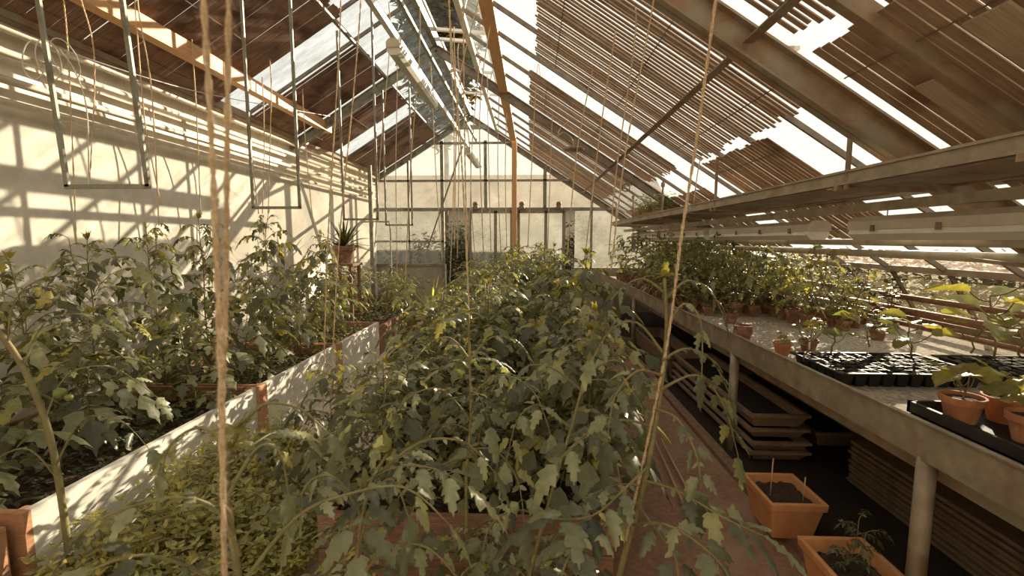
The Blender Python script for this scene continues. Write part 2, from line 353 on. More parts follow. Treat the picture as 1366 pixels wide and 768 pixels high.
for px in (635, 696, 745):
    p = G(px, 270); k = MB(); k.lathe([(.0, -.06), (.07, -.05), (.07, .0), (.045, .03), (.06, .06), (.045, .11), (0, .12)], 10, (p.x, YF - .12, zb + .03))
    tag(k.build('door_roller', M['bar'], loc=(p.x, YF - .12, zb), smooth=True), 'dark roller on the far door rail, %s of three' % {635: 'leftmost', 696: 'middle one', 745: 'rightmost'}[px], 'roller', 'rollers on the sliding door rail')
# outside: ground, hedge, house wall beyond, tree
sbox('floor_outside', (-60, -40, -.4), (60, 90, -.14), M['outside'])

# ---------------------------------------------------------------- foliage tools
def frame(d, up=V((0, 0, 1))):
    d = d.normalized(); s = d.cross(up)
    if s.length < 1e-3: s = d.cross(V((1, 0, 0)))
    s.normalize(); return d, s, s.cross(d).normalized()
def leaflet(mb, o, d, up, L, Wd, rows=5, droop=.6, lobe=.25, fold=.25, hi=False, rnd=random, base=.5):
    """a single blade: midrib, raised or folded halves, scalloped margin, bent down along its length"""
    d, s, u = frame(d, up); p = V(o); step = L / rows; b = len(mb.v); nc = 5 if hi else 3
    tw = rnd.uniform(-.5, .5)
    s = (s * math.cos(tw) + u * math.sin(tw)).normalized(); u = s.cross(d).normalized()
    for i in range(rows + 1):
        t = i / rows
        w = Wd * (math.sin(PI * min(1, t ** base)) ** .8 if t < 1 else 0) * .5
        if lobe and 0 < i < rows: w *= (1 + (lobe if i % 2 == 0 else -lobe)) if rows < 12 else (1.0, 1.22, .92, .70)[i % 4] + .04 * (i % 2)
        if i == 0: w = .002
        if i == rows: w = .0012
        e = s * w; dn = u * (-fold * w)
        back = d * (-(lobe * L / rows * .8) if i % 2 else 0) if rows < 12 else d * (L / rows * (.0, .9, .2, -.5)[i % 4])
        if hi:
            rip = u * (rnd.uniform(-.22, .22) * w); vn = u * ((.10 if i % 2 else -.10) * w)
            mb.v += [tuple(p - e + dn * 1.3 + back + rip), tuple(p - e * .5 + dn * .1 + vn), tuple(p - u * (.10 * w)), tuple(p + e * .5 + dn * .1 + vn), tuple(p + e + dn * 1.3 + back - rip)]
        else:
            mb.v += [tuple(p - e + dn + back), tuple(p), tuple(p + e + dn + back)]
        nd = (d + V((0, 0, -1)) * droop / rows).normalized()
        p = p + nd * step; u = (u - nd * u.dot(nd)).normalized(); d = nd; s = d.cross(u).normalized()
    for i in range(rows):
        for c in range(nc - 1):
            a = b + i * nc + c; mb.f.append((a, a + nc, a + nc + 1, a + 1))
def leaf_path(ml, ms, pts, size, r0, rnd, hi=False, start=.3, pairs=3, lobe=.3, droop=1.0, small=True, n=4):
    """compound tomato leaf along a given midrib path"""
    m = len(pts); L = sum((pts[i+1] - pts[i]).length for i in range(m - 1))
    ms.tube(pts, [r0 * (1 - .7 * i / (m - 1)) for i in range(m)], n, cap=False)
    rows = 16 if hi else 5
    def pt(t):
        f = t * (m - 1); i = min(int(f), m - 2); return pts[i].lerp(pts[i+1], f - i), (pts[i+1] - pts[i]).normalized()
    for j in range(pairs):
        t = start + (.93 - start) * j / max(1, pairs - .4)
        p, d = pt(t); d, s, u = frame(d)
        sz = size * (.62 + .38 * j / pairs) * rnd.uniform(.85, 1.15)
        for sg in (-1, 1):
            dd = (d * .55 + s * sg * .9 + u * rnd.uniform(-.1, .25)).normalized()
            st = p + dd * sz * .16; ms.tube([p, st], r0 * .35, 3, cap=False)
            leaflet(ml, st, dd, u, sz, sz * (.42 if hi else .54), rows, droop * rnd.uniform(.5, 1.4), lobe, rnd.uniform(-.1, .5), hi, rnd)
            if small:
                p2, _ = pt(max(0, t - .09)); leaflet(ml, p2, (d * .3 + s * sg).normalized(), u, sz * .3, sz * .18, 3, .5, .1, .2, False, rnd)
    p, d = pt(1.0); leaflet(ml, p, d, frame(d)[2], size * 1.35, size * (.54 if hi else .64), rows + (0 if hi else 1), droop, lobe, .2, hi, rnd)
def tomato_leaf(ml, ms, o, az, elev, L, rnd, hi=False, size=None, r=.003, droop=1.3, pairs=3):
    d = V((math.cos(az) * math.cos(elev), math.sin(az) * math.cos(elev), math.sin(elev)))
    pts = [V(o)]; n = 6
    for i in range(n):
        pts.append(pts[-1] + d * L / n); d = (d + V((0, 0, -droop / n * rnd.uniform(.6, 1.3)))).normalized()
    leaf_path(ml, ms, pts, size or L * .41, r, rnd, hi, pairs=pairs)
def tomato(seed, H, nl=22, Lf=.30, lean=(0, 0), bare=.16, hi=False, m='leaf', name='tomato_plant', fruit=False):
    rnd = random.Random(seed)
    root = empty(name, (0, 0, -50)); tag(root, 'x', 'tomato plant')
    ml, ms, my = MB(), MB(), MB()
    n = 9; pts = []
    wob = [rnd.uniform(-.02, .02) for _ in range(4)]
    for i in range(n + 1):
        t = i / n
        pts.append(V((lean[0] * t * t + wob[0] * math.sin(t * 7) + wob[1] * math.sin(t * 13), lean[1] * t * t + wob[2] * math.sin(t * 6) + wob[3] * math.sin(t * 11), H * t)))
    ms.tube(pts, [.008 * (1 - .65 * i / n) + .001 for i in range(n + 1)], 6)
    az = rnd.uniform(0, 6)
    for j in range(nl):
        t = bare + (.98 - bare) * j / nl; f = t * n; i = min(int(f), n - 1); p = pts[i].lerp(pts[i+1], f - i)
        az += 2.4 + rnd.uniform(-.4, .4)
        tt = (t - bare) / (1 - bare)
        L = Lf * (.75 + .5 * math.sin(PI * min(1, tt * 1.05 + .12)) - .45 * max(0, tt - .8) / .2) * rnd.uniform(.8, 1.15)
        tomato_leaf(ml, ms, p, az, rnd.uniform(.15, .6) + .4 * tt, max(.08, L), rnd, hi)
    for j in range(5):
        leaf_dir = V((rnd.uniform(-.6, .6), rnd.uniform(-.6, .6), 1)); leaflet(my, pts[-1], leaf_dir, V((1, 0, 0)), .06, .025, 4, .8, .3, .2, False, rnd)
    # side shoots
    for j in range(3):
        t = rnd.uniform(.4, .8); f = t * n; i = int(f); p = pts[i].lerp(pts[i+1], f - i); a = rnd.uniform(0, 6.28); hh = rnd.uniform(.14, .26)
        q = p + V((math.cos(a) * .1, math.sin(a) * .1, hh)); ms.tube(bez(p, p + V((math.cos(a) * .1, math.sin(a) * .1, .02)), q, 4), .003, 4)
        for c in range(4): tomato_leaf(ml, ms, q - V((0, 0, .04 * c)), a + c * 2.4, .6, .12, rnd, False, r=.0018)
    a = ml.build('foliage', M[m], root, local=True, smooth=True); b = ms.build('stem', M['stem'], root, local=True, smooth=True)
    my.build('growing_tip', M['leaf_young'], root, local=True, smooth=True)
    return root
def bushy(name, seed, R0, H, n, m, Lf=.045, root=None, stemm='stem', flat=.8, label='x', cat='plant', pot=None, wide=.5, hi=False):
    """many stems with simple leaves: herbs, shrubs, seedlings"""
    rnd = random.Random(seed)
    r = root or empty(name, (0, 0, -50)); 
    if root is None: tag(r, label, cat)
    ml, ms = MB(), MB(); z0 = 0
    if pot:
        z0 = pot[1] * .86; make_pot(r, pot[0], pot[1], pot[2])
    for i in range(n):
        a = rnd.uniform(0, 6.28); q = math.sqrt(rnd.random()) * R0; h = H * rnd.uniform(.6, 1) * (1 - .35 * q / max(R0, .001))
        base = V((q * .35 * math.cos(a), q * .35 * math.sin(a), z0)); tip = V((q * math.cos(a), q * math.sin(a), z0 + h))
        pts = bez(base, V((base.x, base.y, z0 + h * .6)), tip, 5); ms.tube(pts[:-1], .0014 + H * .0015, 4, cap=False)
        for j in range(3): leaflet(ml, pts[-1] * .85 + pts[-2] * .15, V((rnd.uniform(-1, 1), rnd.uniform(-1, 1), .5)), V((0, 0, 1)), Lf * .8, Lf * wide * .8, 3, .5, 0, .2, False, rnd)
        nl = max(4, int(h / Lf * 1.6)); az = rnd.uniform(0, 6)
        for j in range(nl):
            t = .2 + .8 * j / nl; f = t * 5; k = min(int(f), 4); p = pts[k].lerp(pts[k+1], f - k); az += 2.4
            d = V((math.cos(az), math.sin(az), rnd.uniform(-.1, .7)))
            leaflet(ml, p + d * Lf * .15, d, V((0, 0, 1)), Lf * rnd.uniform(.7, 1.25), Lf * wide, 3, rnd.uniform(.2, .9), 0, rnd.uniform(0, .5), False, rnd)
    ml.build('foliage', M[m], r, local=True, smooth=True); ms.build('stem', M[stemm], r, local=True, smooth=True)
    return r
def make_pot(r, rad, h, m='terra_old'):
    k = MB(); rt = rad; rb = rad * .68; z1 = h * .74
    k.lathe([(0, .0), (rb, 0), (rb + (rt - rb) * .74, z1), (rt * 1.03, z1), (rt * 1.06, h), (rt * .94, h), (rt * .9, h * .84), (0, h * .82)], 18)
    k.build('pot', M[m], r, local=True, smooth=False)
    k = MB(); k.lathe([(rt * .91, h * .86), (rt * .6, h * .9), (rt * .3, h * .87), (0, h * .9)], 12); k.build('soil', M['soil'], r, local=True)
def paddle(seed, H, nl, Ll, pot=None, name='broad_leaf_seedling', cat='seedling', m='leaf_broad', spread=.5):
    """seedling with long petioles and paddle leaves"""
    rnd = random.Random(seed); r = empty(name, (0, 0, -50)); tag(r, 'x', cat); ml, ms = MB(), MB(); z0 = 0
    if pot: z0 = pot[1] * .86; make_pot(r, *pot)
    pts = [V((rnd.uniform(-.006, .006) * i, rnd.uniform(-.006, .006) * i, z0 + H * i / 5)) for i in range(6)]
    ms.tube(pts, [.004 - .0004 * i for i in range(6)], 6)
    az = rnd.uniform(0, 6)
    for j in range(nl):
        t = .25 + .75 * (j + 1) / nl; f = min(t * 5, 4.99); k = int(f); p = pts[k].lerp(pts[k+1], f - k); az += 2.3 + rnd.uniform(-.3, .3)
        out = V((math.cos(az), math.sin(az), 0)); q = p + out * Ll * spread * rnd.uniform(.8, 1.3) + V((0, 0, Ll * rnd.uniform(.2, .6)))
        ms.tube(bez(p, p + out * Ll * .3, q, 4), .0022, 4)
        leaflet(ml, q, out + V((0, 0, rnd.uniform(-.1, .7))), V((0, 0, 1)), Ll * rnd.uniform(.8, 1.2), Ll * .62, 7, rnd.uniform(.3, 1.1), .05, rnd.uniform(-.4, .3), True, rnd, .8)
    ml.build('foliage', M[m], r, local=True, smooth=True); ms.build('stem', M['stem'], r, local=True, smooth=True)
    return r
def spiky(seed, n, L, w, m, name, cat, pot=None, up=.9):
    rnd = random.Random(seed); r = empty(name, (0, 0, -50)); tag(r, 'x', cat); ml = MB(); z0 = 0
    if pot: z0 = pot[1] * .86; make_pot(r, *pot)
    for j in range(n):
        a = j * 2.4; e = rnd.uniform(.15, up * 1.5); d = V((math.cos(a) * math.cos(e), math.sin(a) * math.cos(e), math.sin(e)))
        leaflet(ml, V((0, 0, z0 + .01)), d, V((0, 0, 1)), L * rnd.uniform(.7, 1.1), w, 6, rnd.uniform(.1, .8), 0, -.5, False, rnd, .6)
    ml.build('foliage', M[m], r, local=True, smooth=True); return r
def put(root, used, loc, rz, sc, label, cat, group=None):
    """first use moves the prototype, later uses copy it"""
    if id(root) not in used:
        used[id(root)] = 1; root.location = loc; root.rotation_euler = (0, 0, rz); root.scale = sc; o = root
    else: o = dup(root, loc, rz, sc)
    tag(o, label, cat, group); return o
USED = {}
def ordn(i): return ['first', 'second', 'third', 'fourth', 'fifth', 'sixth', 'seventh', 'eighth', 'ninth', 'tenth', 'eleventh', 'twelfth', 'thirteenth', 'fourteenth', 'fifteenth', 'sixteenth', 'seventeenth', 'eighteenth', 'nineteenth', 'twentieth', 'twenty-first', 'twenty-second', 'twenty-third', 'twenty-fourth', 'twenty-fifth'][i]

# ---------------------------------------------------------------- roof blinds
def blind(side, x0, x1, y0, y1, pitch, wd, m, label, seed, dense=0):
    rnd = random.Random(seed); fz = roofR if side == 'R' else roofL
    r = empty('lath_blind', ((x0 + x1) / 2, (y0 + y1) / 2, fz((x0 + x1) / 2) - .05)); tag(r, label, 'sun blind', 'lath sun blinds under the roof glass')
    k = MB(); y = y0
    while y < y1:
        w = wd * rnd.uniform(.9, 1.1); e0 = rnd.uniform(-.012, .012); e1 = rnd.uniform(-.03, .03); dz = -.05 + rnd.uniform(-.004, .004)
        a = V((x0 + e0, y, fz(x0 + e0) + dz)); b = V((x1 + e1, y + rnd.uniform(-.006, .006), fz(x1 + e1) + dz))
        k.beam(a, b, w, .006)
        y += pitch * (1 if rnd.random() > dense else .86)
    k.build('slats', M[m], r)
    for f in (.12, .5, .88):
        x = x0 + (x1 - x0) * f; c = MB(); c.tube([(x, y0 - .02, fz(x) - .058), (x, y1, fz(x) - .058)], .004, 4); c.build('cord', M['bar'], r)
    return r
blind('R', .04, 1.60, 2.62, 4.62, .050, .028, 'slatR', 'lath blind under the right roof, nearest whole one, with wide bright gaps', 1)
blind('R', -.02, 1.58, 5.12, 6.38, .050, .030, 'slatR', 'lath blind under the right roof just before the second rafter', 2)
blind('R', -.03, 1.50, 6.62, 7.85, .050, .032, 'slatR', 'lath blind under the right roof just behind the second rafter', 3)
blind('R', -.03, 1.50, 8.20, 9.80, .050, .032, 'slatR', 'lath blind under the right roof beside the far gable', 4)
blind('R', 1.38, 2.75, .2, 2.42, .062, .056, 'slatR', 'lath blind at the top right corner, nearer than the big rusty rafter', 5)
blind('R', 1.66, 2.75, 3.42, 4.62, .055, .044, 'slatR', 'dark lower lath blind on the right roof above the hanging shelf', 6)
blind('R', 1.9, 2.9, 5.2, 9.4, .06, .044, 'slatR', 'long low lath blind on the right roof above the potted shelf plants', 7)
blind('R', .04, 1.28, -1.3, 2.36, .050, .030, 'slatR', 'lath blind under the right roof above the camera', 8)
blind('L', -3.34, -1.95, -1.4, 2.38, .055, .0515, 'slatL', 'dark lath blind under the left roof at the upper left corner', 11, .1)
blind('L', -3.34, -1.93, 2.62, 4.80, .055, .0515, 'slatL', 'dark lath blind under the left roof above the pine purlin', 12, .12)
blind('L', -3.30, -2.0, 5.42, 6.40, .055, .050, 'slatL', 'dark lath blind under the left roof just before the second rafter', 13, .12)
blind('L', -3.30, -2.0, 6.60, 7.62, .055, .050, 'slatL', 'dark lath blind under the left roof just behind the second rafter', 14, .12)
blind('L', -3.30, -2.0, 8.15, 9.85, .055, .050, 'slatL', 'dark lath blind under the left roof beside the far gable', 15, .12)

for i, (y, x0, x1, w) in enumerate(((2.12, 1.7, 2.35, .13), (1.72, 1.55, 2.3, .16))):
    k = MB(); k.beam((x0, y, roofR(x0) - .075), (x1, y, roofR(x1) - .075), w, .012)
    tag(k.build('loose_board', M['loose'], loc=((x0+x1)/2, y, roofR((x0+x1)/2) - .08)), 'pale board laid under the top right blind, %s the rusty rafter' % ('next to' if i == 0 else 'farther from'), 'board')
# ---------------------------------------------------------------- timber and lamps under the roof
def single(name, fn, m, label, cat, group=None, loc=None, smooth=False):
    k = MB(); fn(k)
    if loc is None:
        xs = [v[0] for v in k.v]; ys = [v[1] for v in k.v]; zs = [v[2] for v in k.v]; loc = ((min(xs)+max(xs))/2, (min(ys)+max(ys))/2, min(zs))
    return tag(k.build(name, m, loc=loc, smooth=smooth), label, cat, group)
single('timber_beam', lambda k: k.beam((-2.93, -1, 3.20), (-2.93, 6.7, 3.20), .10, .13), M['pine'], 'long orange pine beam running under the left roof blinds', 'beam')
single('timber_beam', lambda k: k.beam((-2.35, -1, 3.56), (-2.35, 3.3, 3.56), .06, .06), M['pine'], 'short orange pine batten across the dark left blind', 'beam')
single('timber_beam', lambda k: k.beam((-.43, -1, 3.72), (-.36, 9.4, 3.62), .12, .10), M['pine'], 'long orange pine beam close to the ridge, ending at the timber post', 'beam')
single('timber_post', lambda k: k.beam((-.34, 9.5, .0), (-.34, 9.5, 3.58), .10, .10, (0, 1, 0)), M['pine'], 'upright orange pine post standing before the far gable', 'post')
single('diagonal_brace', lambda k: k.beam(at(617, 195, Y=9.7), at(571, 330, Y=9.6), .05, .03), M['bar'], 'dark diagonal brace leaning across the far gable glass', 'brace')
single('lamp_rail', lambda k: k.beam((-1.0, 1.0, 3.08), (-1.0, 9.4, 3.08), .04, .05), M['bright_metal'], 'bright metal rail hanging left of the ridge', 'rail')
single('lamp_rail', lambda k: k.beam((-1.12, 1.0, 3.62), (-1.12, 9.6, 3.62), .035, .04), M['green_steel'], 'grey green metal rail high under the ridge', 'rail')
def strip_lamp(x, z, y0, y1, label, w=.09, h=.10, wide=False):
    r = empty('strip_lamp', (x, (y0 + y1) / 2, z)); tag(r, label, 'strip lamp', 'fluorescent strip lamps')
    k = MB()
    def prism(pr, a, b):
        n = len(pr); k.add([(x + p[0], a, z + p[1]) for p in pr] + [(x + p[0], b, z + p[1]) for p in pr], [tuple(range(n)), tuple(range(2*n-1, n-1, -1))] + [(i, (i+1) % n + 0, (i+1) % n + n, i + n) for i in range(n)])
    prism([(-w/2, h*.45), (w/2, h*.45), (w/2, h*.8), (w*.3, h), (-w*.3, h), (-w/2, h*.8)], y0, y1)
    k.build('housing', M['lamp_white'], r)
    k = MB(); prism([(-w*.46, h*.45), (-w*.5, h*.25), (-w*.28, 0), (w*.28, 0), (w*.5, h*.25), (w*.46, h*.45)], y0 + .01, y1 - .01); k.build('diffuser', M['diffuser'], r)
    n = max(2, int((y1 - y0) / .42))
    for i in range(n):
        y = y0 + (y1 - y0) * (i + .5) / n; k = MB(); k.box((x - w*.56, y - .012, z + h*.36), (x - w*.5, y + .012, z + h*.62)); k.build('clip', M['bar'], r)
    for y in (y0 + .2, y1 - .2): k = MB(); k.tube([(x, y, z + h), (x, y, z + h + .08)], .003, 5); k.build('hanger_wire', M['bar'], r)
    return r
strip_lamp(-.9, 2.80, 3.08, 4.32, 'fluorescent strip lamp hanging near the ridge on the left')
strip_lamp(-.9, 2.80, 6.6, 7.85, 'distant fluorescent strip lamp near the ridge on the left')
for i, (a, b) in enumerate(((1.2, 2.88), (3.28, 5.05), (5.2, 6.9), (7.1, 8.9))):
    strip_lamp(2.0, 1.60, a, b, 'cream strip lamp over the right bench, %s from the camera' % ordn(i), .16, .135)

# pipes on the left wall and over the right bench
PG = 'heating pipes along the left wall'
for i, z in enumerate((2.92, 2.77, 2.60, 2.46)):
    single('heating_pipe', lambda k: k.tube([(-3.3, YB + .1, z), (-3.3, 9.8, z)], .026, 10), M['white_pipe'],
           'cream heating pipe along the white wall, %s' % ['topmost of four', 'second from the top', 'third from the top', 'lowest of four'][i], 'pipe', PG, smooth=True)
single('heating_pipe', lambda k: k.tube([(2.2, YB + .1, 1.585), (2.2, 9.8, 1.585)], .022, 10), M['white_pipe'], 'slim cream pipe right below the strip lamps over the bench', 'pipe', smooth=True)
single('heating_pipe', lambda k: k.tube([(2.6, YB + .1, 1.50), (2.6, 9.8, 1.50)], .03, 12), M['white_pipe'], 'thicker cream pipe behind and below the strip lamps', 'pipe', smooth=True)
single('heating_pipe', lambda k: k.tube([(3.30, YB + .1, 1.10), (3.30, 9.8, 1.10)], .025, 10), M['rust_pipe'], 'rusty pipe crossing the leaning side panes', 'pipe', smooth=True)
single('heating_pipe', lambda k: k.tube([(3.30, YB + .1, .98), (3.30, 9.8, .98)], .035, 10), M['rust_pipe'], 'thick rusty pipe at the back edge of the bench', 'pipe', smooth=True)
single('heating_pipe', lambda k: k.tube([(3.15, YB + .1, .90), (3.15, 9.8, .90)], .02, 10), M['rust_pipe'], 'thin rusty pipe lying lowest behind the bench pots', 'pipe', smooth=True)
single('support_rail', lambda k: (k.beam((1.98, -1, 1.79), (1.98, 9.8, 1.79), .05, .05)), M['galv'], 'square grey steel rail carrying the bench strip lamps', 'rail')
single('pipe_stay', lambda k: (k.beam((2.5, 2.7, 1.49), (2.62, 1.9, 1.42), .03, .02)), M['galv'], 'loose flat steel stay beside the thick cream pipe', 'bar')
single('pipe_chain', lambda k: [k.tube([(2.60 + .04 * math.cos(a), 2.03, 1.5 + .04 * math.sin(a)), (2.60 + .055 * math.cos(a), 2.03, 1.5 + .055 * math.sin(a))], .006, 5) for a in [i * .45 for i in range(14)]] + [k.tube([(2.6 + .04 * math.cos(a / 4), 2.03, 1.5 + .04 * math.sin(a / 4)) for a in range(0, 26)], .007, 6)], M['rust'], 'dark notched clamp around the thick cream pipe', 'clamp')

# hanging shelf on the right
sh = empty('hanging_shelf', (1.95, 5, 1.9)); tag(sh, 'long galvanised steel shelf hung below the right roof', 'shelf')
k = MB(); k.ibeam((1.68, 1.0, 1.93), (1.68, 9.6, 1.93), .04, .075); k.build('front_rail', M['galv'], sh)
k = MB(); k.beam((2.18, 1.0, 1.90), (2.18, 9.6, 1.90), .03, .05); k.build('rear_rail', M['rust'], sh)
for i, (a, b) in enumerate(((1.0, 2.7), (2.75, 5.0), (5.05, 7.4), (7.45, 9.5))):
    k = MB(); k.box((1.70, a, 1.885), (2.16, b, 1.897)); k.build('shelf_board', M['rust'], sh)
for y in (1.6, 2.55, 4.3, 6.0, 7.7, 9.2):
    k = MB(); k.tube([(1.68, y, 1.87), (1.68, y, roofR(1.68) - .02)], .013, 8); k.lathe([(.0, 0), (.026, .0), (.026, .05), (0, .05)], 8, (1.68, y, roofR(1.68) - .09)); k.build('hanger_rod', M['rust'], sh)
    k = MB(); k.beam((1.66, y + .06, 1.88), (2.2, y + .06, 1.87), .03, .03); k.build('bracket', M['rust'], sh)

# hanging frames on the left
def hframe(y, xa, xb, zb_, dx, w, label, pipe=False):
    r = empty('trellis_hanger', ((xa + xb) / 2, y, zb_)); tag(r, label, 'trellis hanger', 'hanging steel frames')
    for nm, x in (('leg', xa), ('leg', xb)):
        k = MB(); zt_ = roofL(x) - .04; k.beam((x, y, zb_), (x + dx * (zt_ - zb_), y, zt_), w, w * .6, (0, 1, 0)); k.build(nm, M['green_steel'], r)
    k = MB(); k.beam((xa - w / 2, y, zb_), (xb + w / 2, y, zb_), w * .6, w); k.build('crossbar', M['green_steel'], r)
hframe(2.2, -2.28, -1.87, 1.86, -.06, .022, 'large steel hanging frame at the upper left, nearest the camera')
hframe(3.6, -2.207, -1.83, 1.855, 0, .022, 'second nearest steel hanging frame on the left')
hframe(5.0, -2.052, -1.676, 1.825, 0, .022, 'third steel hanging frame, left of the agave')
hframe(6.5, -2.062, -1.684, 1.812, 0, .022, 'farthest steel hanging frame before the gable')

# cables and small fittings
def ring(c, r, n=20, ax=(1, 0, 0), ph=0):
    a, s, u = frame(V(ax)); return [V(c) + (s * math.cos(ph + 2*PI*i/n) + u * math.sin(ph + 2*PI*i/n)) * r for i in range(n + 1)]
single('cable_coil', lambda k: [k.tube(ring(at(px, 80, Y=2.7) + V((.0, .02 * i, .01 * i)), .11, 22, (.3, 1, .2 * i)), .0035, 5) for i, px in enumerate((45, 60, 78))] , M['cable'], 'coiled white cable hanging on the wall pipes at upper left', 'cable', smooth=True)
single('white_cable', lambda k: k.tube(spline([at(70, 62, Y=2.7), at(200, 105, Y=3.2), at(300, 130, Y=4.0), at(440, 155, Y=5.6)], 8), .0035, 5), M['cable'], 'thin white cable strung beneath the left roof edge', 'cable', smooth=True)
single('white_cable', lambda k: k.tube(spline([at(78, 64, Y=2.7), at(100, 95, Y=2.7), at(116, 150, Y=2.7), at(118, 255, Y=2.7)], 8), .0035, 5), M['cable'], 'white cable end dangling from the coil on the left wall', 'cable', smooth=True)
single('black_cable', lambda k: k.tube(spline([at(1004, 44, Y=2.5), at(1020, 70, Y=2.55), at(1036, 100, Y=2.55), at(1060, 117, Y=2.55), at(1090, 98, Y=2.5)], 6), .006, 6), M['black'], 'black cable looping below the rusty rafter at upper right', 'cable', smooth=True)
single('cable_clip', lambda k: (k.tube(spline([at(1128, 68, Y=2.38), at(1136, 65, Y=2.38), at(1146, 62, Y=2.38)], 4), .009, 6), k.tube(ring(at(1143, 62, Y=2.38), .012, 10, (0, 1, 0)), .003, 5)), M['black'], 'small black clip on the rusty rafter at upper right', 'clip')
single('junction_box', lambda k: (k.lathe([(0, 0), (.06, 0), (.06, .03), (0, .03)], 18, tuple(at(1040, 80, Y=2.75) - V((0, 0, .0)))), k.box(tuple(at(1040, 72, Y=2.8) - V((.08, .06, 0))), tuple(at(1040, 72, Y=2.8) + V((.08, .06, .02))))), M['pine'], 'round wooden junction box cover beside the rusty rafter', 'junction box')
dl = at(765, 202, Y=6.0)
r = empty('hanging_sensor', dl); tag(r, 'flat oval sensor lamp hanging on curly wires from the right roof', 'lamp')
k = MB(); k.lathe([(0, 0), (.10, .005), (.14, .03), (.12, .05), (0, .06)], 18, dl); k.build('lamp_body', M['galv'], r, smooth=True)
k = MB(); k.tube(spline([dl + V((0, 0, .06)), dl + V((-.02, 0, .16)), dl + V((-.12, 0, .24)), dl + V((-.2, 0, .2)), dl + V((-.16, 0, .3)), dl + V((0, .0, .42))], 6), .004, 5); k.build('wire', M['cable'], r, smooth=True)
single('hanging_hook', lambda k: k.tube(ring(at(835, 250, Y=6.2), .05, 14, (0, 1, 0)), .008, 6), M['bar'], 'dark ring hook hanging by the potted shelf plants', 'hook')
single('hanging_lantern', lambda k: (k.box(tuple(at(843, 333, Y=5.6)), tuple(at(843, 333, Y=5.6) + V((.045, .045, .13)))), k.tube([at(845, 320, Y=5.62), at(845, 300, Y=5.62)], .004, 5)), M['bar'], 'small dark thermometer case hanging below the shelf', 'thermometer')
single('bent_pipe', lambda k: k.tube(spline([(-3.2, 8.6, 1.94), (-2.75, 8.6, 1.94), (-2.66, 8.6, 1.88), (-2.65, 8.6, 1.2), (-2.65, 8.6, .4)], 6), .014, 8), M['galv'], 'bent grey water pipe before the far gable, left corner', 'pipe', smooth=True)
single('corner_post', lambda k: k.beam((-3.15, 9.0, .0), (-3.15, 9.0, 3.05), .07, .05, (0, 1, 0)), M['green_steel'], 'grey green steel post where left wall meets gable', 'post')

# ---------------------------------------------------------------- raised beds
def bed(x0, x1, y0, y1, z, boards, label, soilz, mats=('bedwood',)*4, group=None, planks=2):
    r = empty('raised_bed', ((x0 + x1) / 2, (y0 + y1) / 2, 0)); tag(r, label, 'raised bed', group)
    t = .03
    for (a, b, m) in (((x0, y0, 0), (x1, y0 + t, z), mats[0]), ((x0, y1 - t, 0), (x1, y1, z), mats[1]), ((x0, y0 + t, 0), (x0 + t, y1 - t, z), mats[2]), ((x1 - t, y0 + t, 0), (x1, y1 - t, z), mats[3])):
        hh = (b[2]) / planks
        for i in range(planks):
            k = MB(); k.box((a[0], a[1], i * hh + .003), (b[0], b[1], (i + 1) * hh - .003)); k.build('side_board', M[m], r)
    for x in (x0 + t + .02, x1 - t - .02):
        for y in (y0 + t + .02, y1 - t - .02):
            k = MB(); k.box((x - .02, y - .02, 0), (x + .02, y + .02, z - .01)); k.build('corner_post', M['orange_wood'], r)
    k = MB(); n = 10; rnd = random.Random(int(y0 * 10) + int(x0 * 7)); g = []
    for i in range(n + 1):
        for j in range(n + 1): g.append((x0 + t + (x1 - x0 - 2*t) * i / n, y0 + t + (y1 - y0 - 2*t) * j / n, soilz + rnd.uniform(-.012, .012)))
    k.add(g, [(i*(n+1)+j, (i+1)*(n+1)+j, (i+1)*(n+1)+j+1, i*(n+1)+j+1) for i in range(n) for j in range(n)]); k.build('soil', M['soil'], r)
    return r
CB = [(1.95, 3.0), (3.03, 4.05), (4.08, 5.1), (5.13, 6.2), (6.23, 7.4), (7.43, 8.6)]
for i, (a, b) in enumerate(CB):
    bed(-.98, .38, a, b, .35, 2, 'reddish board bed in the centre row, %s whole one from the camera' % ordn(i), .28, group='centre raised beds')
LB = [(1.68, 3.31), (3.34, 4.74), (4.77, 6.1)]
for i, (a, b) in enumerate(LB):
    bed(-3.2, -2.07, a, b, .49, 1, 'white boarded bed along the left wall, %s from the camera' % ordn(i), .38, mats=('orange_wood', 'orange_wood', 'redwood', 'white_board'), group='left raised beds', planks=1)
bed(-3.2, -2.10, .7, 1.64, .46, 1, 'orange wooden bed at the lower left corner', .38, mats=('orange_wood', 'orange_wood', 'orange_wood', 'orange_wood'), planks=1)
bed(-3.2, -2.10, 6.2, 8.3, .40, 1, 'low reddish bed in the far left corner under the agave', .32, mats=('redwood',)*4, planks=1)
for y in (3.325, 4.755): single('board_joint', lambda k: k.box((-2.069, y - .05, .0), (-2.045, y + .05, .50)), M['orange_wood'], 'orange upright batten on the white boards, %s one' % ('nearer' if y < 4 else 'farther'), 'batten')

# ---------------------------------------------------------------- tomato plants
TV = [tomato(100 + i, 1.0, 29, .30 + .02 * (i % 3), (random.Random(i).uniform(-.1, .1), random.Random(i + 9).uniform(-.1, .1))) for i in range(7)]
rnd = random.Random(5)
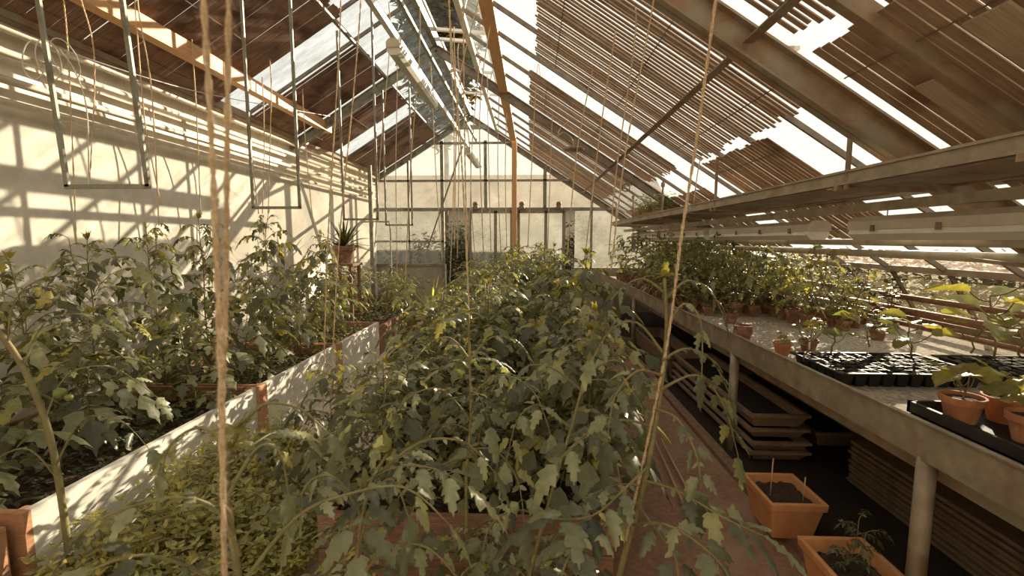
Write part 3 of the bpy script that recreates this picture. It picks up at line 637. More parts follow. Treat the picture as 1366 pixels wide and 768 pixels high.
# centre beds
for i, (a, b) in enumerate(CB):
    H = [.74, .90, .98, 1.08, 1.12, 1.15][i]
    for jy, fy in enumerate((.26, .76)):
        for jx, fx in enumerate((.14, .5, .86) if True else ()):
            x = -.98 + 1.36 * fx + rnd.uniform(-.05, .05); y = a + (b - a) * fy + rnd.uniform(-.05, .05)
            h = H * rnd.uniform(.88, 1.12) * (1.0 if jx else .9); s = .5 * (h + .95)
            put(TV[(i * 6 + jy * 3 + jx) % 7], USED, (x, y, .28), rnd.uniform(0, 6.28), (s, s, h),
                'leafy tomato plant in the %s centre bed from the camera, %s row, %s' % (ordn(i), ('front', 'back')[jy], ('left side', 'middle', 'right side')[jx]), 'tomato plant', 'tomato plants in the centre beds')
for i, (x, y, h, w) in enumerate(((-.25, 1.72, .45, 'left'), (.12, 1.66, .5, 'right'), (-.7, 1.62, .5, 'far left'))):
    put(TV[i + 2], USED, (x, y, 0), i * 2.0, (.55, .55, h), 'low tomato shoot before the front board of the nearest centre bed, ' + w, 'tomato plant')
# beside the bench, trailing on the right edge of the centre row
for i, (x, y, h) in enumerate(((.30, 2.35, .95), (.36, 3.3, 1.22), (.30, 4.5, 1.25))):
    put(TV[i], USED, (x, y, .28), 1.0 + i, (.9, .9, h), 'tall tomato plant leaning over the brown path, %s from the camera' % ordn(i), 'tomato plant', 'tomato plants over the brown path')
# left bed: against the wall and along the boards
for i, (px, ptop) in enumerate(((25, 345), (115, 320), (205, 305), (268, 292), (352, 286), (428, 312), (470, 345))):
    x = -2.84; y = x / ray(px, 330).x * ray(px, 330).y; z = at(px, ptop, Y=y).z; h = z - .38
    put(TV[(i * 3 + 1) % 7], USED, (x, y, .38), i * 1.7, (.8, .8, h), 'tomato plant against the white wall, %s from the camera' % ordn(i), 'tomato plant', 'tomato plants along the white wall')
for i, (x, y, h) in enumerate(((-2.45, 1.75, .75), (-2.5, 2.35, .82), (-2.35, 3.0, .72), (-2.4, 3.7, .9), (-2.35, 4.5, .95), (-2.4, 5.4, .95))):
    put(TV[(i * 2 + 3) % 7], USED, (x, y, .38), i * 2.1, (.8, .8, h), 'tomato plant just behind the white boards, %s from the camera' % ordn(i), 'tomato plant', 'tomato plants behind the white boards')
# plants standing on the pale path
for i, (px, py, y, h) in enumerate(((545, 470, 4.2, 1.3), (440, 560, 2.7, .9))):
    p = at(px, py, Y=y); put(TV[(i + 4) % 7], USED, (p.x, y, .28 if p.x > -.98 else 0.0), i, (.7, .7, h), 'lone tomato plant beside the pale path, %s' % ('farther one' if i == 0 else 'nearer one'), 'tomato plant')

# ---------------------------------------------------------------- tomatoes near the camera
def hero(name, stem, radii, leaves, label, seed, size=.11, m='leaf_near', tips=(), extra=0):
    rnd = random.Random(seed)
    if stem[0].z > .3: stem = [V((stem[0].x, stem[0].y, .0))] + stem
    base = V(stem[0])
    r = empty(name, base); tag(r, label, 'tomato plant')
    ml, ms, my = MB(), MB(), MB(); sp = spline(stem, 5)
    n = len(sp); ms.tube(sp, [radii[0] + (radii[1] - radii[0]) * i / (n - 1) for i in range(n)], 9)
    for lv in leaves:
        sz = size; pr = 3
        if isinstance(lv, tuple): lv, sz, pr = lv
        leaf_path(ml, ms, spline(lv, 4), sz, .0045, rnd, True, start=.38, pairs=pr, lobe=.17, droop=1.3, n=6)
    for j in range(extra):
        t = rnd.uniform(.25, .95); p = sp[int(t * (n - 1))]
        tomato_leaf(ml, ms, p, rnd.uniform(0, 6.28), rnd.uniform(.1, .7), rnd.uniform(.16, .26), rnd, True, r=.003)
    for p in tips:
        my = MB()
        for j in range(7): leaflet(my, p, V((rnd.uniform(-1, 1), rnd.uniform(-1, 1), rnd.uniform(.2, 1))), V((0, 0, 1)), .05, .022, 5, .8, .25, .2, False, rnd)
        my.build('growing_tip', M['leaf_young'], r, smooth=True)
    ml.build('foliage', M[m], r, smooth=True); ms.build('stem', M['stem'], r, smooth=True)
    return r
P = lambda px, py, y: at(px, py, Y=y)
hero('tomato_plant', [P(800, 900, 1.25) , P(826, 768, 1.25), P(858, 650, 1.27), P(878, 540, 1.3), P(889, 450, 1.32), P(886, 370, 1.33)], (.011, .005),
     [([P(866, 620, 1.27), P(835, 650, 1.2), P(790, 688, 1.12), P(735, 692, 1.05)], .14, 4),
      ([P(858, 640, 1.27), P(905, 655, 1.2), P(965, 690, 1.15), P(1020, 715, 1.12)], .135, 4),
      ([P(842, 700, 1.22), P(890, 700, 1.1), P(950, 740, 1.02), P(985, 790, 1.0)], .13, 3),
      ([P(846, 690, 1.23), P(800, 700, 1.1), P(760, 740, 1.0), P(745, 790, .96)], .13, 3),
      ([P(875, 545, 1.29), P(905, 560, 1.25), P(930, 610, 1.2), P(935, 660, 1.18)], .09, 3),
      ([P(882, 500, 1.3), P(850, 495, 1.24), P(820, 530, 1.2), P(810, 590, 1.17)], .095, 3),
      ([P(884, 480, 1.3), P(915, 465, 1.34), P(950, 480, 1.38), P(975, 530, 1.4)], .08, 3),
      ([P(888, 440, 1.32), P(912, 405, 1.3), P(935, 430, 1.28), P(936, 505, 1.27)], .07, 2),
      ([P(884, 470, 1.32), P(850, 430, 1.3), P(815, 440, 1.28), P(790, 480, 1.25)], .075, 3),
      ([P(880, 520, 1.3), P(930, 500, 1.33), P(965, 540, 1.35), P(985, 610, 1.36)], .085, 3),
      ([P(872, 570, 1.3), P(830, 560, 1.27), P(780, 580, 1.25), P(740, 620, 1.2)], .095, 3),
      ([P(850, 670, 1.25), P(870, 700, 1.15), P(900, 740, 1.05), P(905, 790, 1.0)], .12, 2),
      ([P(887, 400, 1.33), P(915, 375, 1.35), P(945, 385, 1.36), P(965, 420, 1.36)], .06, 3),
      ([P(886, 390, 1.33), P(860, 372, 1.32), P(835, 380, 1.32), P(815, 400, 1.3)], .06, 3)],
     'big tomato plant leaning right along a twine, front right of the centre', 7, extra=5, tips=[P(886, 368, 1.33)])
hero('tomato_plant', [P(330, 900, .82), P(318, 768, .82), P(306, 690, .83), P(302, 620, .84), P(318, 575, .84)], (.009, .005),
     [([P(320, 740, .82), P(290, 680, .78), P(225, 664, .74), P(120, 700, .7), P(70, 770, .68)], .075, 3),
      ([P(330, 768, .82), P(395, 690, .85), P(460, 660, .88), P(540, 650, .9), P(600, 700, .9)], .085, 3),
      ([P(305, 660, .83), P(340, 600, .85), P(372, 600, .86), P(385, 660, .86)], .075, 2),
      ([P(310, 600, .84), P(270, 570, .84), P(230, 590, .84), P(215, 630, .83)], .06, 2),
      ([P(316, 580, .84), P(350, 540, .86), P(400, 545, .9), P(440, 580, .92)], .065, 3),
      ([P(322, 800, .8), P(260, 760, .72), P(190, 740, .66), P(120, 760, .62)], .085, 2)],
     'blurred tomato plant at the lower left front with arching leaves', 8, extra=4, tips=[P(316, 570, .84), P(300, 600, .83)])
hero('tomato_plant', [P(470, 900, .95), P(468, 800, .97), P(480, 720, 1.0), P(492, 650, 1.02), P(520, 600, 1.05)], (.008, .004),
     [([P(476, 740, 1.0), P(500, 660, .98), P(525, 640, .97), P(545, 690, .95)], .085, 3),
      ([P(484, 690, 1.0), P(450, 640, .98), P(415, 640, .95), P(390, 690, .92)], .085, 3),
      ([P(496, 640, 1.03), P(560, 590, 1.1), P(620, 590, 1.15), P(660, 630, 1.15)], .085, 3),
      ([P(472, 780, .97), P(520, 730, .95), P(570, 730, .93), P(610, 770, .92)], .09, 3)],
     'tomato plant at the bottom edge, left of the centre, with drooping leaves', 9, tips=[P(520, 598, 1.05), P(490, 650, 1.02)], extra=6)
hero('tomato_plant', [V((-.25, 1.72, .28)), P(622, 640, 1.75), P(628, 560, 1.78), P(626, 470, 1.8), P(625, 420, 1.8)], (.008, .004),
     [([P(627, 560, 1.78), P(590, 520, 1.7), P(545, 530, 1.62), P(510, 580, 1.55)], .10, 3),
      ([P(627, 530, 1.78), P(665, 500, 1.7), P(710, 520, 1.6), P(735, 580, 1.5)], .10, 3),
      ([P(624, 600, 1.76), P(660, 600, 1.6), P(690, 640, 1.5), P(700, 700, 1.42)], .11, 3),
      ([P(624, 610, 1.76), P(590, 620, 1.6), P(560, 650, 1.5), P(545, 710, 1.42)], .11, 3),
      ([P(627, 480, 1.8), P(655, 450, 1.85), P(690, 455, 1.9), P(715, 490, 1.9)], .08, 3),
      ([P(627, 480, 1.8), P(600, 450, 1.8), P(570, 460, 1.8), P(545, 490, 1.8)], .08, 3)],
     'tomato plant tied to the centre twine, middle foreground', 10, tips=[P(625, 415, 1.8)], extra=5)
hero('tomato_plant', [P(700, 800, 1.5), P(735, 660, 1.55), P(765, 560, 1.6), P(785, 480, 1.65), P(790, 440, 1.66)], (.008, .004),
     [([P(750, 610, 1.57), P(790, 580, 1.55), P(820, 610, 1.5), P(830, 670, 1.45)], .10, 3),
      ([P(760, 570, 1.6), P(720, 540, 1.6), P(690, 560, 1.55), P(675, 620, 1.5)], .10, 3),
      ([P(780, 500, 1.64), P(820, 480, 1.66), P(850, 510, 1.66), P(860, 560, 1.66)], .09, 3),
      ([P(775, 520, 1.64), P(735, 490, 1.66), P(700, 490, 1.68), P(680, 520, 1.7)], .085, 3),
      ([P(725, 690, 1.53), P(690, 680, 1.45), P(655, 700, 1.4), P(640, 750, 1.35)], .10, 3)],
     'tomato plant between the centre twine and the right leaning plant', 12, tips=[P(790, 438, 1.66)], extra=5)
th = hero('tomato_plant', [P(95, 760, 1.75), P(78, 640, 1.78), P(60, 560, 1.8), P(25, 480, 1.8), P(-20, 420, 1.8)], (.014, .011),
     [([P(75, 620, 1.78), P(110, 560, 1.8), P(160, 560, 1.8), P(200, 600, 1.78)], .10, 3),
      ([P(60, 560, 1.8), P(90, 500, 1.85), P(150, 490, 1.9), P(210, 530, 1.9)], .095, 3),
      ([P(30, 490, 1.8), P(60, 430, 1.85), P(110, 420, 1.9), P(160, 450, 1.9)], .09, 3),
      ([P(10, 460, 1.8), P(20, 400, 1.8), P(60, 370, 1.85), P(110, 370, 1.9)], .08, 3),
      ([P(78, 640, 1.78), P(40, 600, 1.75), P(0, 610, 1.7), P(-20, 650, 1.7)], .10, 3)],
     'thick stemmed tomato plant leaning left at the left edge, bearing green fruit', 11)
for px, py, rr in ((80, 524, .024), (92, 530, .016)):
    c = P(px, py, 1.78); k = MB(); k.lathe([(0, -rr), (rr*.6, -rr*.8), (rr, -rr*.1), (rr*.85, rr*.55), (rr*.3, rr*.85), (0, rr*.8)], 14, c); k.build('tomato_fruit', M['fruit'], th, smooth=True)

# ---------------------------------------------------------------- low growth in the beds
def carpet(x0, x1, y0, y1, z, n, Lf, m, label, seed, hgt=.12, name='ground_foliage'):
    rnd = random.Random(seed); k = MB()
    for i in range(n):
        p = V((rnd.uniform(x0, x1), rnd.uniform(y0, y1), z + rnd.random() ** 1.5 * hgt)); a = rnd.uniform(0, 6.28)
        leaflet(k, p, V((math.cos(a), math.sin(a), rnd.uniform(-.2, .8))), V((0, 0, 1)), Lf * rnd.uniform(.6, 1.3), Lf * .55, 3, .8, 0, .3, False, rnd)
    return tag(k.build(name, M[m], loc=((x0+x1)/2, (y0+y1)/2, z), smooth=True), label, 'ground cover plants', kind='stuff')
for i, (a, b) in enumerate(CB): carpet(-.95, .35, a + .04, b - .04, .29, 900, .05, 'leaf', 'low leafy growth covering the soil of the %s centre bed' % ordn(i), 40 + i, .26)
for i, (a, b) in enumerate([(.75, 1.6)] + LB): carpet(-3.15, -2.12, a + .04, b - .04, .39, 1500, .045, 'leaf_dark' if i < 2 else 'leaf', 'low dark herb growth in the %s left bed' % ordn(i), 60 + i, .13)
carpet(-3.15, -2.15, 6.25, 8.25, .33, 1200, .05, 'leaf', 'mixed low growth in the far left bed', 70, .35)
# light bushy herbs between the white boards and the centre beds
HB = [bushy('bushy_herb', 200 + i, .30, .42, 85, 'leaf_herb', .042, label='x', cat='herb') for i in range(3)]
hp = [(-1.75, 1.45), (-1.32, 1.3), (-1.55, 1.85), (-1.15, 1.95), (-1.78, 2.2), (-1.42, 2.05), (-1.82, 2.65), (-1.45, 2.5), (-1.15, 2.3), (-1.75, 1.75), (-1.35, 1.65), (-1.78, 3.05), (-1.9, 1.35)]
hn = ['second nearest the orange bed', 'nearest the camera on its right', 'in the front middle of the clump', 'against the nearest centre bed', 'by the white boards, second row', 'in the middle of the clump', 'by the white boards, third row', 'behind the middle of the clump', 'beside the centre bed', 'front left of the clump', 'front right of the clump', 'at the far end of the clump', 'nearest the orange wooden bed']
for i, (x, y) in enumerate(hp):
    s = [1.0, .9, 1.1, .8, 1.1, 1.05, 1.1, .95, .75, 1.1, .9, .9, 1.0][i]
    put(HB[i % 3], USED, (x, y, 0), i * 1.3, (s, s, s * 1.15), 'yellow green bushy herb on the path, ' + hn[i], 'herb', 'bushy herbs on the pale path')

# far left corner plants, and around the door
ya = -2.9 / ray(455, 330).x * ray(455, 330).y
ag = spiky(300, 26, .5, .05, 'leaf_dark', 'agave_plant', 'agave', (.16, .26, 'terra_old'), 1.0)
put(ag, USED, (-2.85, ya, 1.25), 0, (1, 1, 1), 'spiky agave in a clay pot in the far left corner', 'agave')
single('plant_stand', lambda k: (k.box((-3.05, ya - .2, 1.21), (-2.65, ya + .2, 1.25)), [k.box((x - .02, y - .02, .33), (x + .02, y + .02, 1.21)) for x in (-3.0, -2.7) for y in (ya - .16, ya + .16)]), M['redwood'], 'slim wooden stand carrying the agave pot', 'plant stand')
SP = spiky(301, 30, .38, .025, 'leaf_herb', 'strap_leaf_plant', 'potted plant', (.10, .16, 'terra'), .9)
for i, (x, y, z, s) in enumerate(((-1.5, 7.2, 0, 1.6), (-1.35, 6.0, 0, 1.2), (-1.75, 8.0, 0, 1.9), (-1.2, 9.0, 0, 1.8))):
    put(SP, USED, (x, y, z), i, (s, s, s), 'strap leaved plant in a clay pot on the pale path, %s from the camera' % ordn(i), 'potted plant', 'strap leaved pot plants on the path')
BP = bushy('potted_shrub', 302, .2, .55, 16, 'leaf', .06, label='x', cat='potted shrub', pot=(.13, .2, 'terra_old'))
for i, (x, y, z, s, w) in enumerate(((-2.6, 8.2, .33, 1.3, 'right of the agave'), (-2.3, 8.9, 0, 1.6, 'in front of the far gable glass'), (-3.0, 8.1, .33, 1.5, 'left of the agave'), (-.7, 9.2, 0, 1.7, 'in front of the far doorway'), (.2, 9.3, 0, 1.9, 'in front of the right sliding door'), (.9, 9.2, 0, 1.7, 'at the far end of the brown path'))):
    put(BP, USED, (x, y, z), i * 1.1, (s, s, s), 'leafy potted shrub %s' % w, 'potted shrub')

# ---------------------------------------------------------------- right bench
b = empty('bench', (2.45, 4, 0)); tag(b, 'long galvanised greenhouse bench along the right side', 'bench')
k = MB(); k.box((1.52, -1.5, .815), (3.42, 9.6, .845)); k.build('bench_top', M['bench'], b)
k = MB(); k.beam((1.49, -1.5, .845), (1.49, 9.6, .845), .012, .15); k.beam((1.505, -1.5, .775), (1.505, 9.6, .775), .04, .010); k.beam((1.483, -1.5, .918), (1.483, 9.6, .918), .02, .006); k.build('front_rim', M['galv'], b)
k = MB(); k.beam((1.60, -1.5, .70), (1.60, 9.6, .70), .05, .05); k.build('lower_rail', M['rust'], b)
k = MB(); k.beam((3.42, -1.5, .87), (3.42, 9.6, .87), .012, .1); k.build('rear_rim', M['galv'], b)
for y in (.08, 1.73, 3.38, 5.03, 6.68, 8.33):
    k = MB(); k.tube([(1.515, y, .03), (1.515, y, .78)], .032, 14); k.build('leg', M['galv'], b, smooth=True)
    k = MB(); k.tube([(3.35, y, .03), (3.35, y, .82)], .032, 10); k.build('leg', M['galv'], b, smooth=True)
    k = MB(); k.beam((1.52, y, .79), (3.4, y, .79), .04, .05); k.build('cross_bearer', M['rust'], b)

# seed trays
def seed_tray(x0, y0, nx, ny, c, label, h=.075):
    z = .845; r = empty('seed_tray', (x0 + nx * c / 2, y0 + ny * c / 2, z)); tag(r, label, 'seed tray', 'black seed trays on the bench')
    k = MB(); x1 = x0 + nx * c; y1 = y0 + ny * c; zt_ = z + h
    for a, b_ in (((x0 - .02, y0 - .02), (x1 + .02, y0)), ((x0 - .02, y1), (x1 + .02, y1 + .02)), ((x0 - .02, y0), (x0, y1)), ((x1, y0), (x1 + .02, y1))):
        k.box((a[0], a[1], zt_ - .006), (b_[0], b_[1], zt_ + .003))
    for i in range(1, nx): k.box((x0 + i * c - .004, y0, zt_ - .006), (x0 + i * c + .004, y1, zt_))
    for j in range(1, ny): k.box((x0, y0 + j * c - .004, zt_ - .006), (x1, y0 + j * c + .004, zt_))
    for i in range(nx):
        for j in range(ny):
            cx = x0 + (i + .5) * c; cy = y0 + (j + .5) * c; a = c * .47; q = c * .30
            k.add([(cx - a, cy - a, zt_ - .004), (cx + a, cy - a, zt_ - .004), (cx + a, cy + a, zt_ - .004), (cx - a, cy + a, zt_ - .004), (cx - q, cy - q, z + .001), (cx + q, cy - q, z + .001), (cx + q, cy + q, z + .001), (cx - q, cy + q, z + .001)],
                  [(0,1,5,4), (1,2,6,5), (2,3,7,6), (3,0,4,7), (4,5,6,7)])
    k.build('tray', M['tray_black'], r)
    s = MB(); g = MB(); rnd = random.Random(int(x0 * 100))
    for i in range(nx):
        for j in range(ny):
            cx = x0 + (i + .5) * c; cy = y0 + (j + .5) * c; a = c * .42; zz = zt_ - .014 + rnd.uniform(-.004, .004)
            s.add([(cx - a, cy - a, zz), (cx + a, cy - a, zz), (cx + a, cy + a, zz), (cx - a, cy + a, zz), (cx, cy, zz + .007)], [(0,1,4), (1,2,4), (2,3,4), (3,0,4)])
            for q in range(2):
                an = rnd.uniform(0, 6.28); leaflet(g, V((cx, cy, zz + .008 + .006 * q)), V((math.cos(an), math.sin(an), .15)), V((0, 0, 1)), c * .6, c * .42, 3, .2, 0, 0, False, rnd)
    s.build('soil', M['soil'], r)
    o = g.build('sprouts', M['leaf_pale'], r); o['label'] = 'flat pale sprouts filling the tray cells'; o['kind'] = 'stuff'
    return r
M['leaf_pale'] = leafmat('pale_sprout', [(0, (.07, .065, .042)), (1, (.20, .18, .12)), (.5, (.13, .12, .08))], .1, .95)
seed_tray(1.60, 2.36, 10, 6, .07, 'black seed tray nearest the bench edge, full of flat sprouts')
seed_tray(2.40, 2.32, 10, 6, .07, 'second black seed tray, farther back towards the side panes')
# near pot tray
r = empty('pot_tray', (2.05, 1.75, .845)); tag(r, 'dark green plastic tray holding clay pots at the right edge', 'tray')
k = MB(); x0, x1, y0, y1, z = 1.66, 2.30, 1.35, 2.02, .85
k.box((x0, y0, z), (x1, y1, z + .006))
for a_, b_ in (((x0, y0), (x1, y0 + .015)), ((x0, y1 - .015), (x1, y1)), ((x0, y0), (x0 + .015, y1)), ((x1 - .015, y0), (x1, y1))): k.box((a_[0], a_[1], z), (b_[0], b_[1], z + .05))
k.build('tray', M['tray_black'], r)
LP = [paddle(400 + i, .05, 7, .11, (.065, .085, 'terra'), 'potted_lettuce', 'potted seedling', spread=.25) for i in range(2)]
for i, (x, y, w) in enumerate(((1.78, 1.90, 'leftmost in the tray'), (1.95, 1.90, 'back middle of the tray'), (2.13, 1.86, 'back right of the tray'), (1.85, 1.70, 'front left of the tray'), (2.06, 1.68, 'front right of the tray'))):
    put(LP[i % 2], USED, (x, y, .857), i * 1.4, (1.1, 1.1, 1.25), 'broad leaved seedling in an orange clay pot, ' + w, 'potted seedling', 'clay pots in the dark tray')
# broad leaved seedlings in the trays
PD = [paddle(410 + i, [.13, .20, .10][i], [6, 8, 4][i], [.10, .12, .075][i]) for i in range(3)]
for i, (px, py, v, s, w) in enumerate(((1110, 470, 0, 1.1, 'left end of the nearest seed tray'), (1072, 480, 2, 1.2, 'front left corner of the nearest seed tray'), (1215, 477, 0, 1.15, 'right part of the nearest seed tray'), (1160, 462, 2, 1.3, 'back middle of the nearest seed tray'),
        (1325, 480, 1, 1.5, 'tall one in the farther seed tray'), (1295, 470, 2, 1.3, 'small yellowish one in the farther seed tray'), (1360, 476, 0, 1.4, 'at the right frame edge in the farther seed tray'))):
    p = at(px, py, Z=.91); s *= 1.25; put(PD[v], USED, (p.x, p.y, .905), i * 1.9, (s, s, s), 'pale green broad leaved seedling, ' + w, 'seedling', 'seedlings standing in the seed trays')
# bench pots: single ones
SG = [bushy('potted_seedling', 500 + i, .10, .24, 6, ('leaf', 'leaf_herb', 'leaf')[i], .055, label='x', cat='potted seedling', pot=(.058, .10, 'terra_old')) for i in range(3)]
ST = [tomato(520 + i, .36, 9, .16, (0, 0), .15, name='potted_tomato', m='leaf' if i else 'leaf_herb') for i in range(3)]
for s in ST:
    make_pot(s, .058, .10)
    for c in s.children:
        if not c.name.startswith(('pot', 'soil')): c.location = (0, 0, .085)
CP = paddle(430, .04, 5, .05, (.055, .085, 'terra'), 'potted_cactus_seedling', 'potted seedling', spread=.15)
p = at(1043, 472, Z=.85); put(CP, USED, (p.x, p.y, .846), 0, (1, 1, 1), 'tiny seedling in an orange clay pot at the bench edge beside the seed tray', 'potted seedling')
p = at(1078, 467, Z=.85); put(SG[1], USED, (p.x, p.y, .846), 0, (1, 1, .8), 'old clay pot with a white plant tag, behind the seed tray corner', 'potted seedling')
k = MB(); k.box((p.x - .045, p.y - .072, .87), (p.x - .03, p.y - .068, .95)); k.build('plant_tag', M['diffuser'], None, loc=(p.x, p.y, .87)).name = 'plant_tag'
tag(bpy.data.objects['plant_tag'], 'white plastic plant tag leaning on the old clay pot', 'plant tag')
p = at(990, 458, Z=.85)
def stackpot(k):
    for z in (0, .035): k.lathe([(.0, .0 + z), (.042, z), (.058, .075 + z), (.062, .075 + z), (.064, .105 + z), (.056, .105 + z), (.05, .06 + z), (0, .055 + z)], 18, (p.x, p.y, .846))
single('empty_pot_stack', stackpot, M['terra_old'], 'two empty clay pots nested together at the bench edge', 'clay pots')
for i, (px, py, v, w) in enumerate(((945, 420, 0, 'near the bench rim, left of the nested pots'), (1125, 440, 1, 'behind the nearest seed tray, left'), (1170, 452, 2, 'behind the nearest seed tray, right'), (975, 430, 2, 'just behind the nested pots'))):
    q = at(px, py, Z=.85); put(SG[v], USED, (q.x, q.y, .846), i, (1, 1, .9), 'leafy seedling in an old clay pot, ' + w, 'potted seedling')
# dark leaved bush in a pot
q = at(1180, 428, Z=.85)
db = bushy('potted_citrus', 540, .42, .46, 20, 'leaf_dark', .06, label='x', cat='potted shrub', pot=(.11, .17, 'terra_old'), wide=.55)
put(db, USED, (q.x, q.y, .846), .5, (1, 1, 1), 'dark leaved spreading bush in a clay pot behind the seed trays', 'potted shrub')
# crowded rows
rnd = random.Random(77)
y = 4.0; row = 0
while y < 8.9:
    xs = [1.66 + .19 * i for i in range(8)] if y < 6.5 else [1.7 + .24 * i for i in range(6)]
    for i, x in enumerate(xs):
        if y < 4.45 and x < 2.3: continue
        if rnd.random() < .06: continue
        zone = 'along the front rim' if i < 2 else 'along the side panes' if i >= len(xs) - 2 else 'in the middle'
        depth = 'nearest part' if y < 5.2 else 'middle part' if y < 6.8 else 'far end'
        s = rnd.uniform(.9, 1.2) if y < 6.5 else rnd.uniform(1.2, 1.5)
        pr = rnd.choice(ST + ST + SG)
        hx = .68 if x > 2.8 else .95 if x > 2.5 else 1; s = min(s, 1.1) if x > 2.8 else s
        put(pr, USED, (x + rnd.uniform(-.03, .03), y + rnd.uniform(-.03, .03), .846), rnd.uniform(0, 6.28), (s, s, s * hx * rnd.uniform(.9, 1.15)),
            'clay potted young plant, %s row behind the seed trays, %s from the bench rim' % (ordn(row), ordn(i)), 'potted seedling', 'clay potted plants in the crowded bench rows')
    y += .2 if y < 6.5 else .27; row += 1
# shelf plants
BS = bushy('shelf_plant', 303, .26, .5, 22, 'leaf', .055, label='x', cat='potted shrub', pot=(.13, .14, 'terra'))
for i, (y, s) in enumerate(((6.35, 1.0), (6.9, 1.1), (7.6, 1.05))):
    put(BS, USED, (1.80, y, 1.897), i * 2, (s * 1.1, s * 1.1, s * .68), 'bushy plant in an orange clay pot on the hanging shelf, %s' % ('nearest', 'middle one', 'farthest')[i], 'potted shrub', 'potted plants on the hanging shelf')

# ---------------------------------------------------------------- under the bench
def planter(cx, cy, label, sticks, plant):
    w, l, h, z0 = .29, .33, .215, .05
    r = empty('clay_planter', (cx, cy, z0)); tag(r, label, 'planter', 'rectangular clay planters')
    def loop(f, z): return [(-w/2*f, -l/2*f, z), (w/2*f, -l/2*f, z), (w/2*f, l/2*f, z), (-w/2*f, l/2*f, z)]
    L_ = [loop(.70, 0), loop(.90, h * .80), loop(.97, h * .80), loop(1.0, h), loop(.86, h), loop(.78, h * .62)]
    k = MB(); vs = [p for l_ in L_ for p in l_]; fs = [(3, 2, 1, 0)]
    for i in range(len(L_) - 1):
        for j in range(4): fs.append((i*4+j, i*4+(j+1) % 4, (i+1)*4+(j+1) % 4, (i+1)*4+j))
    k.add(vs, fs); o = k.build('pot', M['planter'], r, local=True)
    bv = o.modifiers.new('bevel', 'BEVEL'); bv.width = .006; bv.segments = 2
    rn = random.Random(3); s = MB(); n = 12; g = [(-w/2*.84 + w*.84*i/n, -l/2*.84 + l*.84*j/n, h * (.80 if sticks else .72) + rn.uniform(-.006, .008)) for i in range(n+1) for j in range(n+1)]
    s.add(g, [(i*(n+1)+j, (i+1)*(n+1)+j, (i+1)*(n+1)+j+1, i*(n+1)+j+1) for i in range(n) for j in range(n)]); s.build('soil', M['soil'], r, local=True)
    return r
planter(1.37, 2.41, 'orange clay planter with two thin canes, farther one under the bench rim', True, False)
planter(1.36, 1.84, 'orange clay planter with a small seedling, nearest one at the bottom right', False, True)
for i, (x, y, h) in enumerate(((1.30, 2.40, .20), (1.45, 2.36, .12))):
    single('cane', lambda k: k.tube([(x, y, .20), (x + .0, y - .01, .24 + h)], .0035, 6), M['bamboo'], '%s thin cane stuck in the farther clay planter' % ('taller left' if i == 0 else 'shorter right'), 'cane', smooth=True)
tp = tomato(530, .13, 5, .10, (0, 0), .1, name='planter_seedling', m='leaf_dark'); put(tp, USED, (1.34, 1.86, .205), 0, (.6, .6, .8), 'small dark green seedling growing in the nearest clay planter', 'seedling')
for i, (a, b_) in enumerate((((874, 588), (920, 690)), ((882, 585), (932, 682)))):
    p0 = at(*a, Z=.06); p1 = at(*b_, Z=.045); single('bamboo_cane', lambda k: k.tube([p0, p1], .007, 8), M['bamboo'], 'bamboo cane lying on the brown path, %s of two' % ('left', 'right')[i], 'cane', smooth=True)
# long nested trough trays
def trough(x0, x1, y0, y1, z, h, label, group):
    r = empty('trough_tray', ((x0+x1)/2, (y0+y1)/2, z)); tag(r, label, 'trough', group); cx = (x0+x1)/2; cy = (y0+y1)/2; w = x1-x0; l = y1-y0
    def loop(dx, zz): return [(x0+dx, y0+dx, zz), (x1-dx, y0+dx, zz), (x1-dx, y1-dx, zz), (x0+dx, y1-dx, zz)]
    L_ = [loop(.05, z), loop(.015, z + h - .02), loop(0, z + h - .02), loop(0, z + h), loop(.03, z + h), loop(.055, z + .03)]
    k = MB(); fs = [(3,2,1,0)]
    for i in range(5):
        for j in range(4): fs.append((i*4+j, i*4+(j+1) % 4, (i+1)*4+(j+1) % 4, (i+1)*4+j))
    fs.append((20, 21, 22, 23)); k.add([p for l_ in L_ for p in l_], fs); k.build('tray_body', M['crate'], r)
    k = MB(); k.box((x0+.05, y0+.05, z+.03), (x1-.05, y1-.05, z + h*.45)); k.build('soil', M['dark_soil'], r)
for i, z in enumerate((.035, .105, .19, .27)):
    trough(1.56, 1.98, 3.16 + (.03 if i > 1 else 0), 5.0, z, .075 if i < 3 else .10, 'long brown trough tray under the bench, %s of the stack' % ('lowest', 'second from the bottom', 'third from the bottom', 'topmost')[i], 'stacked trough trays')
trough(2.15, 2.6, 3.4, 5.2, .035, .12, 'long brown trough tray lying deep under the bench', 'troughs deep under the bench')
trough(1.56, 1.98, 5.1, 6.9, .035, .25, 'deep brown trough under the far half of the bench', 'troughs deep under the bench')
for i in range(9):
    single('stacked_sheet', lambda k: [k.box((2.08 + .006 * (i % 3), .6, .035 + i * .031), (2.62, 2.95 - .012 * (i % 2), .035 + i * .031 + .019))], M['sheet'], 'thin brown board in the pile under the bench, %s from the bottom' % ordn(i), 'board', 'pile of boards under the bench')

